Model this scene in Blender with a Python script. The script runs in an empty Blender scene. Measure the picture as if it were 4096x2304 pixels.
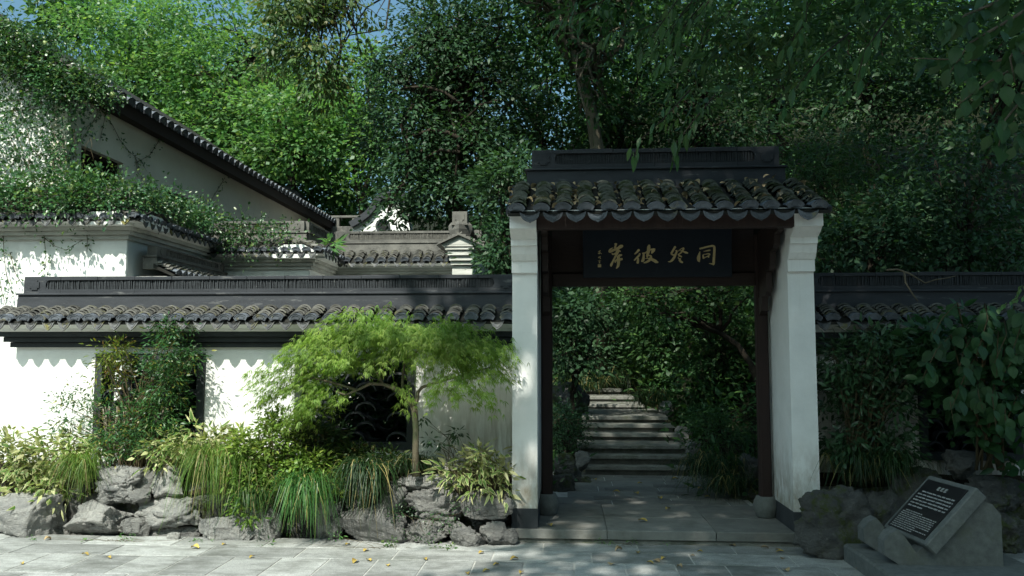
import bpy, bmesh, math, random
import numpy as np
from mathutils import Vector, Matrix, noise as mnoise

# ------------------------------------------------------------------ camera, sky, sun, exposure
SC = bpy.context.scene
COL = SC.collection
R = math.radians
FPX, CXP, CYP = 3300.0, 2048.0, 1152.0
YAW, PITCH, ROLL = R(3.8), R(4.8), 0.001
CAM = np.array([0.0, 0.0, 1.7])
FW = np.array([-math.sin(YAW) * math.cos(PITCH), math.cos(YAW) * math.cos(PITCH), math.sin(PITCH)])
_rt = np.array([math.cos(YAW), math.sin(YAW), 0.0])
_up = np.cross(_rt, FW)
RT = _rt * math.cos(ROLL) + _up * math.sin(ROLL)
UP = _up * math.cos(ROLL) - _rt * math.sin(ROLL)
cam_data = bpy.data.cameras.new('camera')
cam = bpy.data.objects.new('camera', cam_data)
COL.objects.link(cam)
SC.camera = cam
cam_data.sensor_width = 36.0
cam_data.lens = 36.0 * FPX / 4096.0
cam_data.clip_start = 0.05
cam_data.clip_end = 1000.0
cam.matrix_world = Matrix(((RT[0], UP[0], -FW[0], CAM[0]), (RT[1], UP[1], -FW[1], CAM[1]),
                           (RT[2], UP[2], -FW[2], CAM[2]), (0, 0, 0, 1)))
SUN_EL, SUN_AZ = R(50), R(14)          # sun stands behind the camera, 14 degrees to its left
TO_SUN = np.array([-math.sin(SUN_AZ) * math.cos(SUN_EL), -math.cos(SUN_AZ) * math.cos(SUN_EL), math.sin(SUN_EL)])
world = bpy.data.worlds.new('World')
SC.world = world
world.use_nodes = True
wn = world.node_tree.nodes
wn.clear()
sky = wn.new('ShaderNodeTexSky')
sky.sky_type = 'NISHITA'
sky.sun_disc = False
sky.sun_elevation = SUN_EL
sky.sun_rotation = math.atan2(TO_SUN[0], TO_SUN[1])
sky.air_density = 1.6
sky.dust_density = 6.0
sky.ozone_density = 1.0
bg = wn.new('ShaderNodeBackground')
bg.inputs['Strength'].default_value = 0.112
wo = wn.new('ShaderNodeOutputWorld')
tint = wn.new('ShaderNodeMix')
tint.data_type = 'RGBA'
tint.blend_type = 'MULTIPLY'
tint.inputs[0].default_value = 1.0
tint.inputs[7].default_value = (.66, .98, 1.10, 1)
world.node_tree.links.new(sky.outputs[0], tint.inputs[6])
world.node_tree.links.new(tint.outputs[2], bg.inputs[0])
world.node_tree.links.new(bg.outputs[0], wo.inputs[0])
sun_data = bpy.data.lights.new('sun', 'SUN')
sun_data.energy = 5.0
sun_data.angle = R(0.55)
sun_data.color = (1.0, 0.97, 0.87)
sun = bpy.data.objects.new('sun', sun_data)
COL.objects.link(sun)
sun.rotation_euler = Vector(TO_SUN).to_track_quat('Z', 'Y').to_euler()
SC.view_settings.view_transform = 'Standard'
SC.view_settings.look = 'None'
SC.view_settings.exposure = 0.45
SC.view_settings.gamma = 1.0
SC.view_settings.use_curve_mapping = False
SC.render.engine = 'CYCLES'
SC.cycles.use_denoising = True
SC.cycles.max_bounces = 6
SC.cycles.diffuse_bounces = 3
SC.cycles.glossy_bounces = 2
SC.cycles.transmission_bounces = 3
SC.cycles.sample_clamp_indirect = 6.0


def ray(x, y):
    d = FW * FPX + RT * (x - CXP) - UP * (y - CYP)
    return d / np.linalg.norm(d)


def at(x, y, Y):
    """the point of the plane y = Y seen at photo pixel (x, y) of 4096 x 2304"""
    d = ray(x, y)
    return CAM + d * (Y / d[1])


def atz(x, y, z):
    d = ray(x, y)
    return CAM + d * ((z - CAM[2]) / d[2])


def slopes(x, y):
    d = ray(x, y)
    return d[0] / d[1], d[2] / d[1]


def pxm(Y):
    return Y / FPX                      # metres per photo pixel at depth Y


# ------------------------------------------------------------------ materials
MATS = {}


class NT:
    def __init__(self, name):
        self.m = bpy.data.materials.new(name)
        self.m.use_nodes = True
        self.t = self.m.node_tree
        self.t.nodes.clear()
        self.out = self.n('ShaderNodeOutputMaterial')
        MATS[name] = self.m

    def n(self, typ, **kw):
        nd = self.t.nodes.new(typ)
        for k, v in kw.items():
            setattr(nd, k, v)
        return nd

    def l(self, a, b):
        self.t.links.new(a, b)

    def mix(self, fac, a, b, mode='MIX'):
        nd = self.n('ShaderNodeMix', data_type='RGBA', blend_type=mode)
        for s, v in ((nd.inputs[0], fac), (nd.inputs[6], a), (nd.inputs[7], b)):
            if isinstance(v, (int, float)):
                s.default_value = v
            elif isinstance(v, tuple):
                s.default_value = v if len(v) == 4 else v + (1,)
            else:
                self.l(v, s)
        return nd.outputs[2]

    def pos(self, scale=(1, 1, 1), loc=(0, 0, 0)):
        g = self.n('ShaderNodeNewGeometry')
        mp = self.n('ShaderNodeMapping')
        mp.inputs['Scale'].default_value = scale
        mp.inputs['Location'].default_value = loc
        self.l(g.outputs['Position'], mp.inputs[0])
        return mp.outputs[0]

    def noise(self, scale, detail=5, rough=.6, vec=None, dist=0.0):
        nd = self.n('ShaderNodeTexNoise')
        nd.inputs['Scale'].default_value = scale
        nd.inputs['Detail'].default_value = detail
        nd.inputs['Roughness'].default_value = rough
        nd.inputs['Distortion'].default_value = dist
        self.l(vec if vec is not None else self.pos(), nd.inputs['Vector'])
        return nd.outputs[0]

    def ramp(self, fac, lo, hi, a=0.0, b=1.0):
        nd = self.n('ShaderNodeMapRange')
        nd.inputs[1].default_value = lo
        nd.inputs[2].default_value = hi
        nd.inputs[3].default_value = a
        nd.inputs[4].default_value = b
        self.l(fac, nd.inputs[0])
        return nd.outputs[0]

    def math(self, op, a, b):
        nd = self.n('ShaderNodeMath', operation=op)
        for s, v in ((nd.inputs[0], a), (nd.inputs[1], b)):
            if isinstance(v, (int, float)):
                s.default_value = v
            else:
                self.l(v, s)
        return nd.outputs[0]

    def sepz(self, axis='Z'):
        g = self.n('ShaderNodeNewGeometry')
        s = self.n('ShaderNodeSeparateXYZ')
        self.l(g.outputs['Position'], s.inputs[0])
        return s.outputs[axis]

    def bump(self, h, strength, dist=.02):
        nd = self.n('ShaderNodeBump')
        nd.inputs['Strength'].default_value = strength
        nd.inputs['Distance'].default_value = dist
        self.l(h, nd.inputs['Height'])
        return nd.outputs[0]

    def bsdf(self, color, rough=.8, spec=.3, normal=None, metal=0.0):
        p = self.n('ShaderNodeBsdfPrincipled')
        if isinstance(color, tuple):
            p.inputs['Base Color'].default_value = color + (1,)
        else:
            self.l(color, p.inputs['Base Color'])
        if isinstance(rough, (int, float)):
            p.inputs['Roughness'].default_value = rough
        else:
            self.l(rough, p.inputs['Roughness'])
        p.inputs['Specular IOR Level'].default_value = spec
        p.inputs['Metallic'].default_value = metal
        if normal is not None:
            self.l(normal, p.inputs['Normal'])
        return p.outputs[0]

    def done(self, sh):
        self.l(sh, self.out.inputs[0])
        return self.m


def solid(name, c1, c2, scale=6, rough=.8, spec=.3, bscale=40, bstr=.3, bdist=.01, objvar=0.0, c3=None, s3=1.5, t3=(.55, .7),
          stretch=(1, 1, 1)):
    """two-tone noisy surface, optional third colour in patches, optional per-object value change"""
    t = NT(name)
    v = t.pos(stretch)
    col = t.mix(t.ramp(t.noise(scale, 6, .65, v), .3, .7), c1, c2)
    if c3 is not None:
        col = t.mix(t.ramp(t.noise(s3, 6, .7, v), t3[0], t3[1]), col, c3)
    if objvar:
        oi = t.n('ShaderNodeObjectInfo')
        f = t.ramp(oi.outputs['Random'], 0, 1, 1 - objvar, 1 + objvar)
        hs = t.n('ShaderNodeHueSaturation')
        t.l(f, hs.inputs['Value'])
        t.l(col, hs.inputs['Color'])
        col = hs.outputs[0]
    nb = t.bump(t.noise(bscale, 4, .6), bstr, bdist)
    return t.done(t.bsdf(col, rough, spec, nb))


def leafmat(name, ca, cb, cc=None, trans=.35, rough=.42, spec=.4, tint=1.15):
    """leaf: every leaf of the mesh takes its own tone between the given colours"""
    t = NT(name)
    g = t.n('ShaderNodeNewGeometry')
    rnd = g.outputs['Random Per Island']
    col = t.mix(rnd, ca, cb)
    if cc is not None:
        wnz = t.n('ShaderNodeTexWhiteNoise', noise_dimensions='1D')
        t.l(rnd, wnz.inputs['W'])
        col = t.mix(t.ramp(wnz.outputs[0], .86, .93), col, cc)
    clump = t.ramp(t.noise(1.7, 3, .6), .32, .70, .55, 1.30)
    hs = t.n('ShaderNodeHueSaturation')
    t.l(clump, hs.inputs['Value'])
    t.l(t.ramp(t.noise(.9, 2, .5, t.pos((1, 1, 1), (7, 3, 1))), .3, .7, .482, .515), hs.inputs['Hue'])
    t.l(col, hs.inputs['Color'])
    col = hs.outputs[0]
    p = t.bsdf(col, rough, spec)
    tr = t.n('ShaderNodeBsdfTranslucent')
    tcol = t.mix(1.0, col, (1.20 * tint, 1.3 * tint, .66, 1), 'MULTIPLY')
    t.l(tcol, tr.inputs[0])
    mx = t.n('ShaderNodeMixShader')
    mx.inputs[0].default_value = trans
    t.l(p, mx.inputs[1])
    t.l(tr.outputs[0], mx.inputs[2])
    return t.done(mx.outputs[0])


def build_materials():
    # white plaster with brown run-off stains that thicken low on the wall by the gate
    t = NT('plaster_white')
    v = t.pos((7, 7, .8))
    streak = t.ramp(t.noise(1.0, 6, .7, v), .36, .60)
    mx_ = t.ramp(t.sepz('X'), -1.9, -.7)
    mz_ = t.ramp(t.sepz('Z'), 1.55, .75)
    mask = t.math('MULTIPLY', t.math('MULTIPLY', mx_, mz_), streak)
    col = t.mix(t.ramp(t.noise(3, 6, .7), .35, .75), (.82, .82, .80), (.70, .71, .69))
    col = t.mix(t.math('MULTIPLY', mask, .9), col, (.20, .145, .085))
    fine = t.ramp(t.noise(14, 6, .7, t.pos((3, 3, .35))), .63, .78)
    col = t.mix(t.math('MULTIPLY', fine, .6), col, (.36, .37, .33))
    t.done(t.bsdf(col, .9, .2, t.bump(t.noise(60, 4, .6), .25, .006)))
    t = NT('plaster_pier')
    low = t.ramp(t.sepz('Z'), 1.0, .3)
    pat = t.ramp(t.noise(5, 6, .7, t.pos((2, 2, .8))), .38, .62)
    col = t.mix(t.ramp(t.noise(4, 6, .7), .35, .75), (.80, .81, .80), (.70, .71, .70))
    col = t.mix(t.math('MULTIPLY', low, pat), col, (.30, .23, .17))
    fine = t.ramp(t.noise(9, 7, .75), .62, .74)
    col = t.mix(t.math('MULTIPLY', fine, .30), col, (.50, .48, .42))
    damp = t.math('MULTIPLY', t.ramp(t.sepz('Z'), .75, .32), t.ramp(t.noise(3.5, 6, .7), .35, .6))
    col = t.mix(t.math('MULTIPLY', damp, .55), col, (.20, .20, .13))
    drip = t.math('MULTIPLY', t.ramp(t.sepz('Z'), 1.7, 2.5), t.ramp(t.noise(1.0, 6, .7, t.pos((16, 16, .7))), .50, .72))
    col = t.mix(t.math('MULTIPLY', drip, .16), col, (.34, .34, .30))
    t.done(t.bsdf(col, .85, .25, t.bump(t.noise(70, 4, .6), .2, .005)))
    solid('plaster_old', (.62, .62, .58), (.36, .36, .33), 5, .9, .2, 40, .3, .01, 0, (.20, .20, .18), 3.5, (.55, .72), (.5, .5, 2.5))
    solid('plaster_tan', (.74, .70, .60), (.66, .62, .53), 2, .9, .2, 50, .2, .006)
    solid('cornice_dark', (.035, .042, .045), (.025, .03, .033), 6, .7, .3, 50, .15, .005)
    solid('ridge_dark', (.040, .044, .052), (.024, .027, .032), 5, .75, .3, 30, .3, .008, 0, (.20, .20, .195), 4.0, (.58, .78), (.6, .6, 3))
    solid('ridge_grey', (.165, .16, .145), (.085, .083, .078), 5, .85, .25, 30, .3, .01, 0, (.05, .05, .048), 2.2, (.52, .68))
    solid('slat_dark', (.055, .062, .07), (.028, .032, .036), 30, .75, .3, 40, .3, .008, 0, (.33, .33, .31), 14, (.66, .74))
    solid('slat_grey', (.20, .19, .17), (.08, .08, .075), 30, .8, .25, 40, .3, .008)
    solid('tile_cover', (.150, .145, .130), (.070, .070, .066), 12, .8, .3, 50, .5, .01, .35, (.10, .10, .035), 7, (.54, .66))
    solid('tile_cap', (.13, .145, .17), (.065, .075, .09), 14, .65, .4, 45, .6, .012, .3, (.21, .19, .10), 5, (.60, .70))
    solid('tile_drip', (.17, .17, .165), (.075, .082, .095), 11, .7, .35, 45, .7, .012, .35, (.16, .15, .045), 6, (.54, .64))
    solid('tile_gate', (.145, .150, .130), (.062, .068, .056), 10, .85, .25, 50, .6, .012, .3, (.040, .050, .020), 5, (.48, .6))
    solid('roof_bed', (.03, .03, .027), (.018, .018, .016), 8, .9, .2)
    solid('wood_dark', (.030, .018, .015), (.016, .010, .009), 7, .6, .35, 30, .25, .006, 0, None, 1, (0, 1), (1, 1, 6))
    solid('wood_beam', (.045, .028, .025), (.028, .018, .017), 5, .65, .3, 30, .25, .006, 0, (.17, .13, .12), 6, (.64, .76), (4, 1, .6))
    solid('wood_red', (.028, .015, .013), (.017, .010, .009), 6, .7, .3, 30, .2, .006, 0, None, 1, (0, 1), (1, 1, .4))
    solid('plaque_blue', (.010, .016, .026), (.007, .011, .019), 12, .5, .35, 80, .1, .002)
    solid('gold', (.66, .55, .29), (.48, .39, .19), 30, .5, .5, 60, .2, .003)
    solid('stone_step', (.22, .22, .20), (.10, .102, .092), 6, .85, .3, 45, .6, .012, .15, (.055, .065, .038), 2.6, (.50, .68))
    solid('stone_floor', (.215, .215, .20), (.135, .137, .128), 5, .8, .3, 50, .4, .006, .14, (.09, .09, .075), 2.0, (.52, .7))
    solid('stone_dark', (.15, .15, .14), (.10, .10, .098), 9, .8, .3, 50, .3, .006, .1)
    solid('stone_sign', (.17, .18, .172), (.10, .108, .104), 16, .8, .3, 70, .35, .006, .08, (.12, .13, .10), 3, (.58, .75))
    solid('sign_face', (.020, .020, .021), (.013, .013, .014), 12, .45, .4, 60, .1, .002)
    solid('sign_text', (.42, .43, .42), (.34, .35, .34), 12, .7, .3)
    solid('plinth', (.050, .056, .062), (.034, .038, .043), 6, .8, .3, 40, .3, .008)
    # granite paving slab
    t = NT('paving')
    oi = t.n('ShaderNodeObjectInfo')
    c = t.mix(t.ramp(t.noise(130, 3, .7), .38, .62), (.24, .25, .245), (.45, .46, .445))
    c = t.mix(t.ramp(t.noise(2.4, 7, .75, t.pos((1, 2.2, 1))), .44, .64), c, (.17, .175, .165))
    c = t.mix(t.ramp(t.noise(.8, 7, .75), .52, .70), c, (.13, .14, .12))
    hs = t.n('ShaderNodeHueSaturation')
    t.l(t.ramp(oi.outputs['Random'], 0, 1, .74, 1.2), hs.inputs['Value'])
    t.l(c, hs.inputs['Color'])
    t.done(t.bsdf(hs.outputs[0], .62, .4, t.bump(t.noise(90, 4, .65), .35, .004)))
    solid('mortar', (.52, .52, .49), (.32, .32, .30), 10, .9, .2, 60, .4, .005)
    # limestone rock: pale worn faces, dark cracks, moss in patches
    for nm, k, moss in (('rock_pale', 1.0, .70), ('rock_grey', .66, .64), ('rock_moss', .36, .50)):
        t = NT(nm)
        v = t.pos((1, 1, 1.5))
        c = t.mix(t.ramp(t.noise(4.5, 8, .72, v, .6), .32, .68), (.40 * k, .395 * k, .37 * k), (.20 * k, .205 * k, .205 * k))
        vein = t.n('ShaderNodeTexVoronoi', feature='DISTANCE_TO_EDGE')
        vein.inputs['Scale'].default_value = 4.0
        wv = t.n('ShaderNodeVectorMath', operation='ADD')
        nz = t.n('ShaderNodeTexNoise')
        nz.inputs['Scale'].default_value = 5.0
        t.l(t.pos(), nz.inputs['Vector'])
        t.l(v, wv.inputs[0])
        t.l(nz.outputs[1], wv.inputs[1])
        t.l(wv.outputs[0], vein.inputs['Vector'])
        crack = t.math('MULTIPLY', t.ramp(vein.outputs['Distance'], .0, .02, .6, 0), t.ramp(t.noise(1.6, 3, .5), .5, .62))
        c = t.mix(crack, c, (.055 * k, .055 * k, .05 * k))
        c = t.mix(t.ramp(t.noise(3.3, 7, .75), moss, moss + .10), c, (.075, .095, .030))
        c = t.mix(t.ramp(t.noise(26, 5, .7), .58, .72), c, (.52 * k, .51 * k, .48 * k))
        h = t.math('ADD', t.noise(13, 8, .75, v), t.math('MULTIPLY', crack, -.45))
        t.done(t.bsdf(c, .9, .25, t.bump(h, 1.0, .06)))
    solid('soil', (.036, .028, .018), (.020, .016, .011), 12, .95, .1, 30, .8, .02)
    solid('hill_soil', (.022, .022, .013), (.012, .015, .008), 3, .95, .1, 14, .8, .04)
    solid('ground_far', (.10, .10, .06), (.06, .07, .035), 2, .95, .1)
    solid('bark_pale', (.15, .13, .095), (.07, .062, .045), 7, .9, .2, 18, .8, .02, 0, None, 1, (0, 1), (1, 1, .35))
    solid('bark_dark', (.045, .036, .026), (.022, .018, .014), 7, .9, .2, 18, .8, .02, 0, None, 1, (0, 1), (1, 1, .3))
    solid('bark_maple', (.14, .12, .08), (.075, .065, .042), 12, .85, .25, 30, .5, .008, 0, (.10, .12, .06), 6, (.55, .7))
    solid('stem', (.11, .085, .045), (.06, .05, .03), 12, .8, .2)
    solid('twig_pale', (.30, .26, .20), (.20, .17, .13), 12, .8, .2)
    # foliage
    leafmat('leaf_maple_lace', (.15, .26, .055), (.25, .36, .080), (.32, .40, .10), .5, .5, .3)
    leafmat('leaf_nandina', (.032, .105, .036), (.068, .165, .045), (.20, .20, .03), .3, .4, .45)
    leafmat('leaf_nandina_young', (.13, .20, .025), (.20, .22, .03), (.30, .16, .03), .4, .4, .4)
    leafmat('leaf_nandina_dark', (.030, .078, .036), (.055, .115, .048), None, .25, .35, .5)
    leafmat('leaf_sasa', (.080, .170, .040), (.14, .23, .055), (.22, .26, .08), .3, .45, .35)
    leafmat('leaf_sasa_edge', (.44, .46, .22), (.56, .56, .32), None, .3, .5, .3)
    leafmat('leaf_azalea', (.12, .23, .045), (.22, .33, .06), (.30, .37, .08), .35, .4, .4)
    leafmat('leaf_azalea_shaded', (.030, .070, .022), (.055, .105, .030), (.14, .13, .04), .3, .38, .45)  # azalea green darkened in colour to stand for the maple's shade
    leafmat('leaf_grass', (.036, .105, .026), (.070, .160, .036), (.17, .22, .06), .3, .45, .4)
    leafmat('leaf_grass_pale', (.085, .19, .035), (.16, .26, .050), (.28, .30, .09), .35, .45, .35)
    leafmat('leaf_grass_dry', (.26, .22, .09), (.36, .31, .13), None, .3, .55, .3)
    leafmat('leaf_grass_shaded', (.018, .048, .016), (.032, .075, .022), None, .25, .45, .4)  # grass green with the shade put into its colour
    leafmat('leaf_ivy', (.032, .095, .040), (.075, .165, .055), (.14, .21, .055), .25, .34, .5)
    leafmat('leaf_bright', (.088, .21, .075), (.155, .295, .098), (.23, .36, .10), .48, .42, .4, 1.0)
    leafmat('leaf_mid', (.050, .125, .048), (.085, .18, .058), None, .38, .42, .4)
    leafmat('leaf_hang', (.070, .135, .050), (.12, .19, .060), (.22, .22, .06), .4, .45, .35)
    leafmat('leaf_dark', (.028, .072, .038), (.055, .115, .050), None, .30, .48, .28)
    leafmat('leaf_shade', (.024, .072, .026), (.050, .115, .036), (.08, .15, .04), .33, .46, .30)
    leafmat('leaf_bamboo', (.030, .080, .028), (.060, .125, .040), (.10, .14, .05), .35, .45, .35)
    leafmat('leaf_broad', (.018, .062, .022), (.034, .092, .030), None, .3, .48, .35)
    leafmat('leaf_yellow', (.42, .34, .03), (.34, .33, .04), None, .45, .5, .3)
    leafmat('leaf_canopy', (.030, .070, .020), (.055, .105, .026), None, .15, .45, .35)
    solid('dry_leaf', (.44, .34, .20), (.24, .17, .09), 30, .7, .25, 60, .4, .004, .35)
    solid('dry_leaf_yellow', (.48, .37, .09), (.30, .20, .06), 30, .65, .25, 60, .4, .004, .25)
    solid('fruit_green', (.28, .34, .13), (.20, .28, .09), 10, .5, .4)
    solid('glass_dark', (.012, .010, .010), (.008, .007, .007), 4, .35, .4)


build_materials()


# ------------------------------------------------------------------ object helpers
def link(o, parent=None):
    COL.objects.link(o)
    if parent is not None:
        o.parent = parent
    return o


def tag(o, label=None, cat=None, group=None, kind=None):
    for k, v in (('label', label), ('category', cat), ('group', group), ('kind', kind)):
        if v:
            o[k] = v
    return o


def thing(name, label, cat, loc=(0, 0, 0), rotz=0.0, group=None, kind=None):
    o = bpy.data.objects.new(name, None)
    o.empty_display_size = .2
    o.location = loc
    o.rotation_euler = (0, 0, rotz)
    link(o)
    return tag(o, label, cat, group, kind)


class MB:
    """collects shapes for one mesh"""

    def __init__(self):
        self.v, self.f, self.mi = [], [], []
        self.cur = 0

    def add(self, vs, fs, mi=None):
        b = len(self.v)
        self.v += [tuple(map(float, p)) for p in vs]
        for f in fs:
            self.f.append(tuple(b + i for i in f))
            self.mi.append(self.cur if mi is None else mi)

    def box(self, x0, x1, y0, y1, z0, z1):
        self.add([(x0, y0, z0), (x1, y0, z0), (x1, y1, z0), (x0, y1, z0), (x0, y0, z1), (x1, y0, z1), (x1, y1, z1), (x0, y1, z1)],
                 [(0, 3, 2, 1), (4, 5, 6, 7), (0, 1, 5, 4), (1, 2, 6, 5), (2, 3, 7, 6), (3, 0, 4, 7)])

    def bbox(self, x0, x1, y0, y1, z0, z1, b=.01):
        """box with chamfered upright and upper edges"""
        base = [(x0 + b, y0), (x1 - b, y0), (x1, y0 + b), (x1, y1 - b), (x1 - b, y1), (x0 + b, y1), (x0, y1 - b), (x0, y0 + b)]
        cx, cy = (x0 + x1) / 2, (y0 + y1) / 2
        top = [(x + (b if x < cx else -b) * .7, y + (b if y < cy else -b) * .7) for x, y in base]
        vs = [(x, y, z0) for x, y in base] + [(x, y, z1 - b) for x, y in base] + [(x, y, z1) for x, y in top]
        fs = [(7, 6, 5, 4, 3, 2, 1, 0), tuple(range(16, 24))]
        for k in range(2):
            for i in range(8):
                j = (i + 1) % 8
                fs.append((k * 8 + i, k * 8 + j, k * 8 + 8 + j, k * 8 + 8 + i))
        self.add(vs, fs)

    def prism(self, pts, axis, a, b):
        """closed outline pts (2-D) swept along axis from a to b"""
        n = len(pts)

        def P(p, t):
            return {'x': (t, p[0], p[1]), 'y': (p[0], t, p[1]), 'z': (p[0], p[1], t)}[axis]
        vs = [P(p, a) for p in pts] + [P(p, b) for p in pts]
        fs = [tuple(range(n))[::-1], tuple(range(n, 2 * n))]
        for i in range(n):
            j = (i + 1) % n
            fs.append((i, j, n + j, n + i))
        self.add(vs, fs)

    def tube(self, pts, radii, seg=7, cap=True):
        pts = [Vector(p) for p in pts]
        n = len(pts)
        if isinstance(radii, (int, float)):
            radii = [radii] * n
        vs, fs = [], []
        ref = Vector((.31, .77, .55))
        for i, p in enumerate(pts):
            d = (pts[min(i + 1, n - 1)] - pts[max(i - 1, 0)])
            if d.length < 1e-9:
                d = Vector((0, 0, 1))
            d.normalize()
            a = d.cross(ref)
            if a.length < .05:
                a = d.cross(Vector((1, 0, 0)))
            a.normalize()
            b = d.cross(a)
            for k in range(seg):
                t = 2 * math.pi * k / seg
                vs.append(p + (a * math.cos(t) + b * math.sin(t)) * radii[i])
        for i in range(n - 1):
            for k in range(seg):
                k2 = (k + 1) % seg
                fs.append((i * seg + k, i * seg + k2, (i + 1) * seg + k2, (i + 1) * seg + k))
        if cap:
            fs.append(tuple(range(seg))[::-1])
            fs.append(tuple((n - 1) * seg + k for k in range(seg)))
        self.add(vs, fs)

    def lathe(self, prof, c=(0, 0, 0), seg=20):
        vs, fs = [], []
        for r, z in prof:
            for k in range(seg):
                t = 2 * math.pi * k / seg
                vs.append((c[0] + r * math.cos(t), c[1] + r * math.sin(t), c[2] + z))
        n = len(prof)
        for i in range(n - 1):
            for k in range(seg):
                k2 = (k + 1) % seg
                fs.append((i * seg + k, i * seg + k2, (i + 1) * seg + k2, (i + 1) * seg + k))
        fs.append(tuple(range(seg))[::-1])
        fs.append(tuple((n - 1) * seg + k for k in range(seg)))
        self.add(vs, fs)

    def mesh(self, name, mats, smooth=False):
        me = bpy.data.meshes.new(name)
        me.from_pydata(self.v, [], self.f)
        for m in (mats if isinstance(mats, (list, tuple)) else [mats]):
            me.materials.append(MATS[m])
        if any(self.mi):
            me.polygons.foreach_set('material_index', self.mi)
        if smooth:
            me.polygons.foreach_set('use_smooth', [True] * len(me.polygons))
        me.update()
        return me

    def build(self, name, mats, parent=None, smooth=False, kind=None, **kw):
        o = bpy.data.objects.new(name, self.mesh(name, mats, smooth))
        link(o, parent)
        tag(o, kw.get('label'), kw.get('cat'), kw.get('group'), kind)
        return o


def inst(name, me, parent, mat4):
    """another object that shares mesh data"""
    o = bpy.data.objects.new(name, me)
    link(o, parent)
    o.matrix_local = mat4
    return o


def TRS(loc, rot=(0, 0, 0), s=1.0):
    m = Matrix.Translation(loc) @ Matrix.Rotation(rot[2], 4, 'Z') @ Matrix.Rotation(rot[1], 4, 'Y') @ Matrix.Rotation(rot[0], 4, 'X')
    return m @ Matrix.Diagonal((s, s, s, 1)) if isinstance(s, (int, float)) else m @ Matrix.Diagonal((*s, 1))


# ------------------------------------------------------------------ leaves
RNG = np.random.RandomState(7)
LEAFSHAPES = {
    # (along, across, drop) of each vertex and the faces
    'rhomb': (np.array([(0, 0, 0), (.45, .5, .03), (1, 0, -.06), (.45, -.5, .03)], float), [(0, 3, 2, 1)]),
    'oval': (np.array([(0, 0, 0), (.3, .46, .05), (.68, .40, .02), (1, 0, -.14), (.68, -.40, .02), (.3, -.46, .05), (.5, 0, -.02)], float),
             [(0, 6, 1), (1, 6, 2), (2, 6, 3), (3, 6, 4), (4, 6, 5), (5, 6, 0)]),
    'lance': (np.array([(0, 0, 0), (.35, .5, .02), (.7, .3, -.05), (1, 0, -.16), (.7, -.3, -.05), (.35, -.5, .02)], float),
              [(0, 5, 1), (1, 5, 4, 2), (2, 4, 3)]),
}


def leaf_arrays(pos, d, nrm, ln, wd, shape='rhomb'):
    d = d / np.linalg.norm(d, axis=1, keepdims=True)
    side = np.cross(d, nrm)
    side /= (np.linalg.norm(side, axis=1, keepdims=True) + 1e-9)
    up = np.cross(side, d)
    tv, tf = LEAFSHAPES[shape]
    N, K = len(pos), len(tv)
    ln = np.broadcast_to(ln, (N,))
    wd = np.broadcast_to(wd, (N,))
    v = (pos[:, None, :] + d[:, None, :] * (tv[None, :, 0:1] * ln[:, None, None])
         + side[:, None, :] * (tv[None, :, 1:2] * wd[:, None, None]) + up[:, None, :] * (tv[None, :, 2:3] * ln[:, None, None]))
    return v.reshape(-1, 3), tf, N, K


def leaf_mesh(name, groups, mats):
    """groups: list of (pos, dir, nrm, length, width, shape, material index)"""
    V, loops, starts, totals, mi = [], [], [], [], []
    vb, lb = 0, 0
    for pos, d, nrm, ln, wd, shape, m in groups:
        if len(pos) == 0:
            continue
        v, tf, N, K = leaf_arrays(np.asarray(pos, float), np.asarray(d, float), np.asarray(nrm, float), ln, wd, shape)
        V.append(v)
        base = np.arange(N)[:, None] * K + vb
        for f in tf:
            pass
        fl = np.concatenate([base + np.array(f)[None, :] for f in tf], axis=1)  # N x sum
        loops.append(fl.reshape(-1))
        lens = np.tile(np.array([len(f) for f in tf]), N)
        st = np.concatenate([[0], np.cumsum(lens)[:-1]]) + lb
        starts.append(st)
        totals.append(lens)
        mi.append(np.full(len(lens), m))
        vb += len(v)
        lb += int(lens.sum())
    V = np.concatenate(V)
    loops = np.concatenate(loops)
    starts = np.concatenate(starts)
    totals = np.concatenate(totals)
    mi = np.concatenate(mi)
    me = bpy.data.meshes.new(name)
    me.vertices.add(len(V))
    me.vertices.foreach_set('co', V.astype(np.float32).ravel())
    me.loops.add(len(loops))
    me.loops.foreach_set('vertex_index', loops.astype(np.int32))
    me.polygons.add(len(starts))
    me.polygons.foreach_set('loop_start', starts.astype(np.int32))
    me.polygons.foreach_set('material_index', mi.astype(np.int32))
    for m in (mats if isinstance(mats, (list, tuple)) else [mats]):
        me.materials.append(MATS[m])
    me.update(calc_edges=True)
    me.validate()
    return me


def unit(a):
    return a / (np.linalg.norm(a, axis=1, keepdims=True) + 1e-9)


def shell_points(c, r, n, inner=.55, rng=RNG, top=0.0):
    """points in the outer part of an ellipsoid; top > 0 keeps more of the upper half"""
    u = unit(rng.randn(n, 3))
    if top:
        u[:, 2] = np.where((u[:, 2] < 0) & (rng.rand(n) < top), -u[:, 2], u[:, 2])
    rad = (inner ** 3 + (1 - inner ** 3) * rng.rand(n, 1)) ** (1 / 3)
    return np.array(c) + u * rad * np.array(r), u


def sprays(centers, outs, per, spread, ln, wd, droop=.3, shape='rhomb', m=0, rng=RNG, flat=.5, up=.6):
    """leaf sprays: round every centre a loose flat bunch of leaves pointing away from it"""
    n = len(centers) * per
    c = np.repeat(centers, per, 0)
    o = np.repeat(outs, per, 0)
    off = rng.randn(n, 3) * np.array([spread, spread, spread * flat])
    d = unit(off + o * spread * .8 + np.array([0, 0, -droop * spread]) + rng.randn(n, 3) * spread * .5)
    nrm = unit(np.array([0, 0, up]) + o * .5 + rng.randn(n, 3) * .5)
    return (c + off, d, nrm, ln * (.5 + .95 * rng.rand(n) ** 1.3), wd * (.5 + .95 * rng.rand(n) ** 1.3), shape, m)


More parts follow.
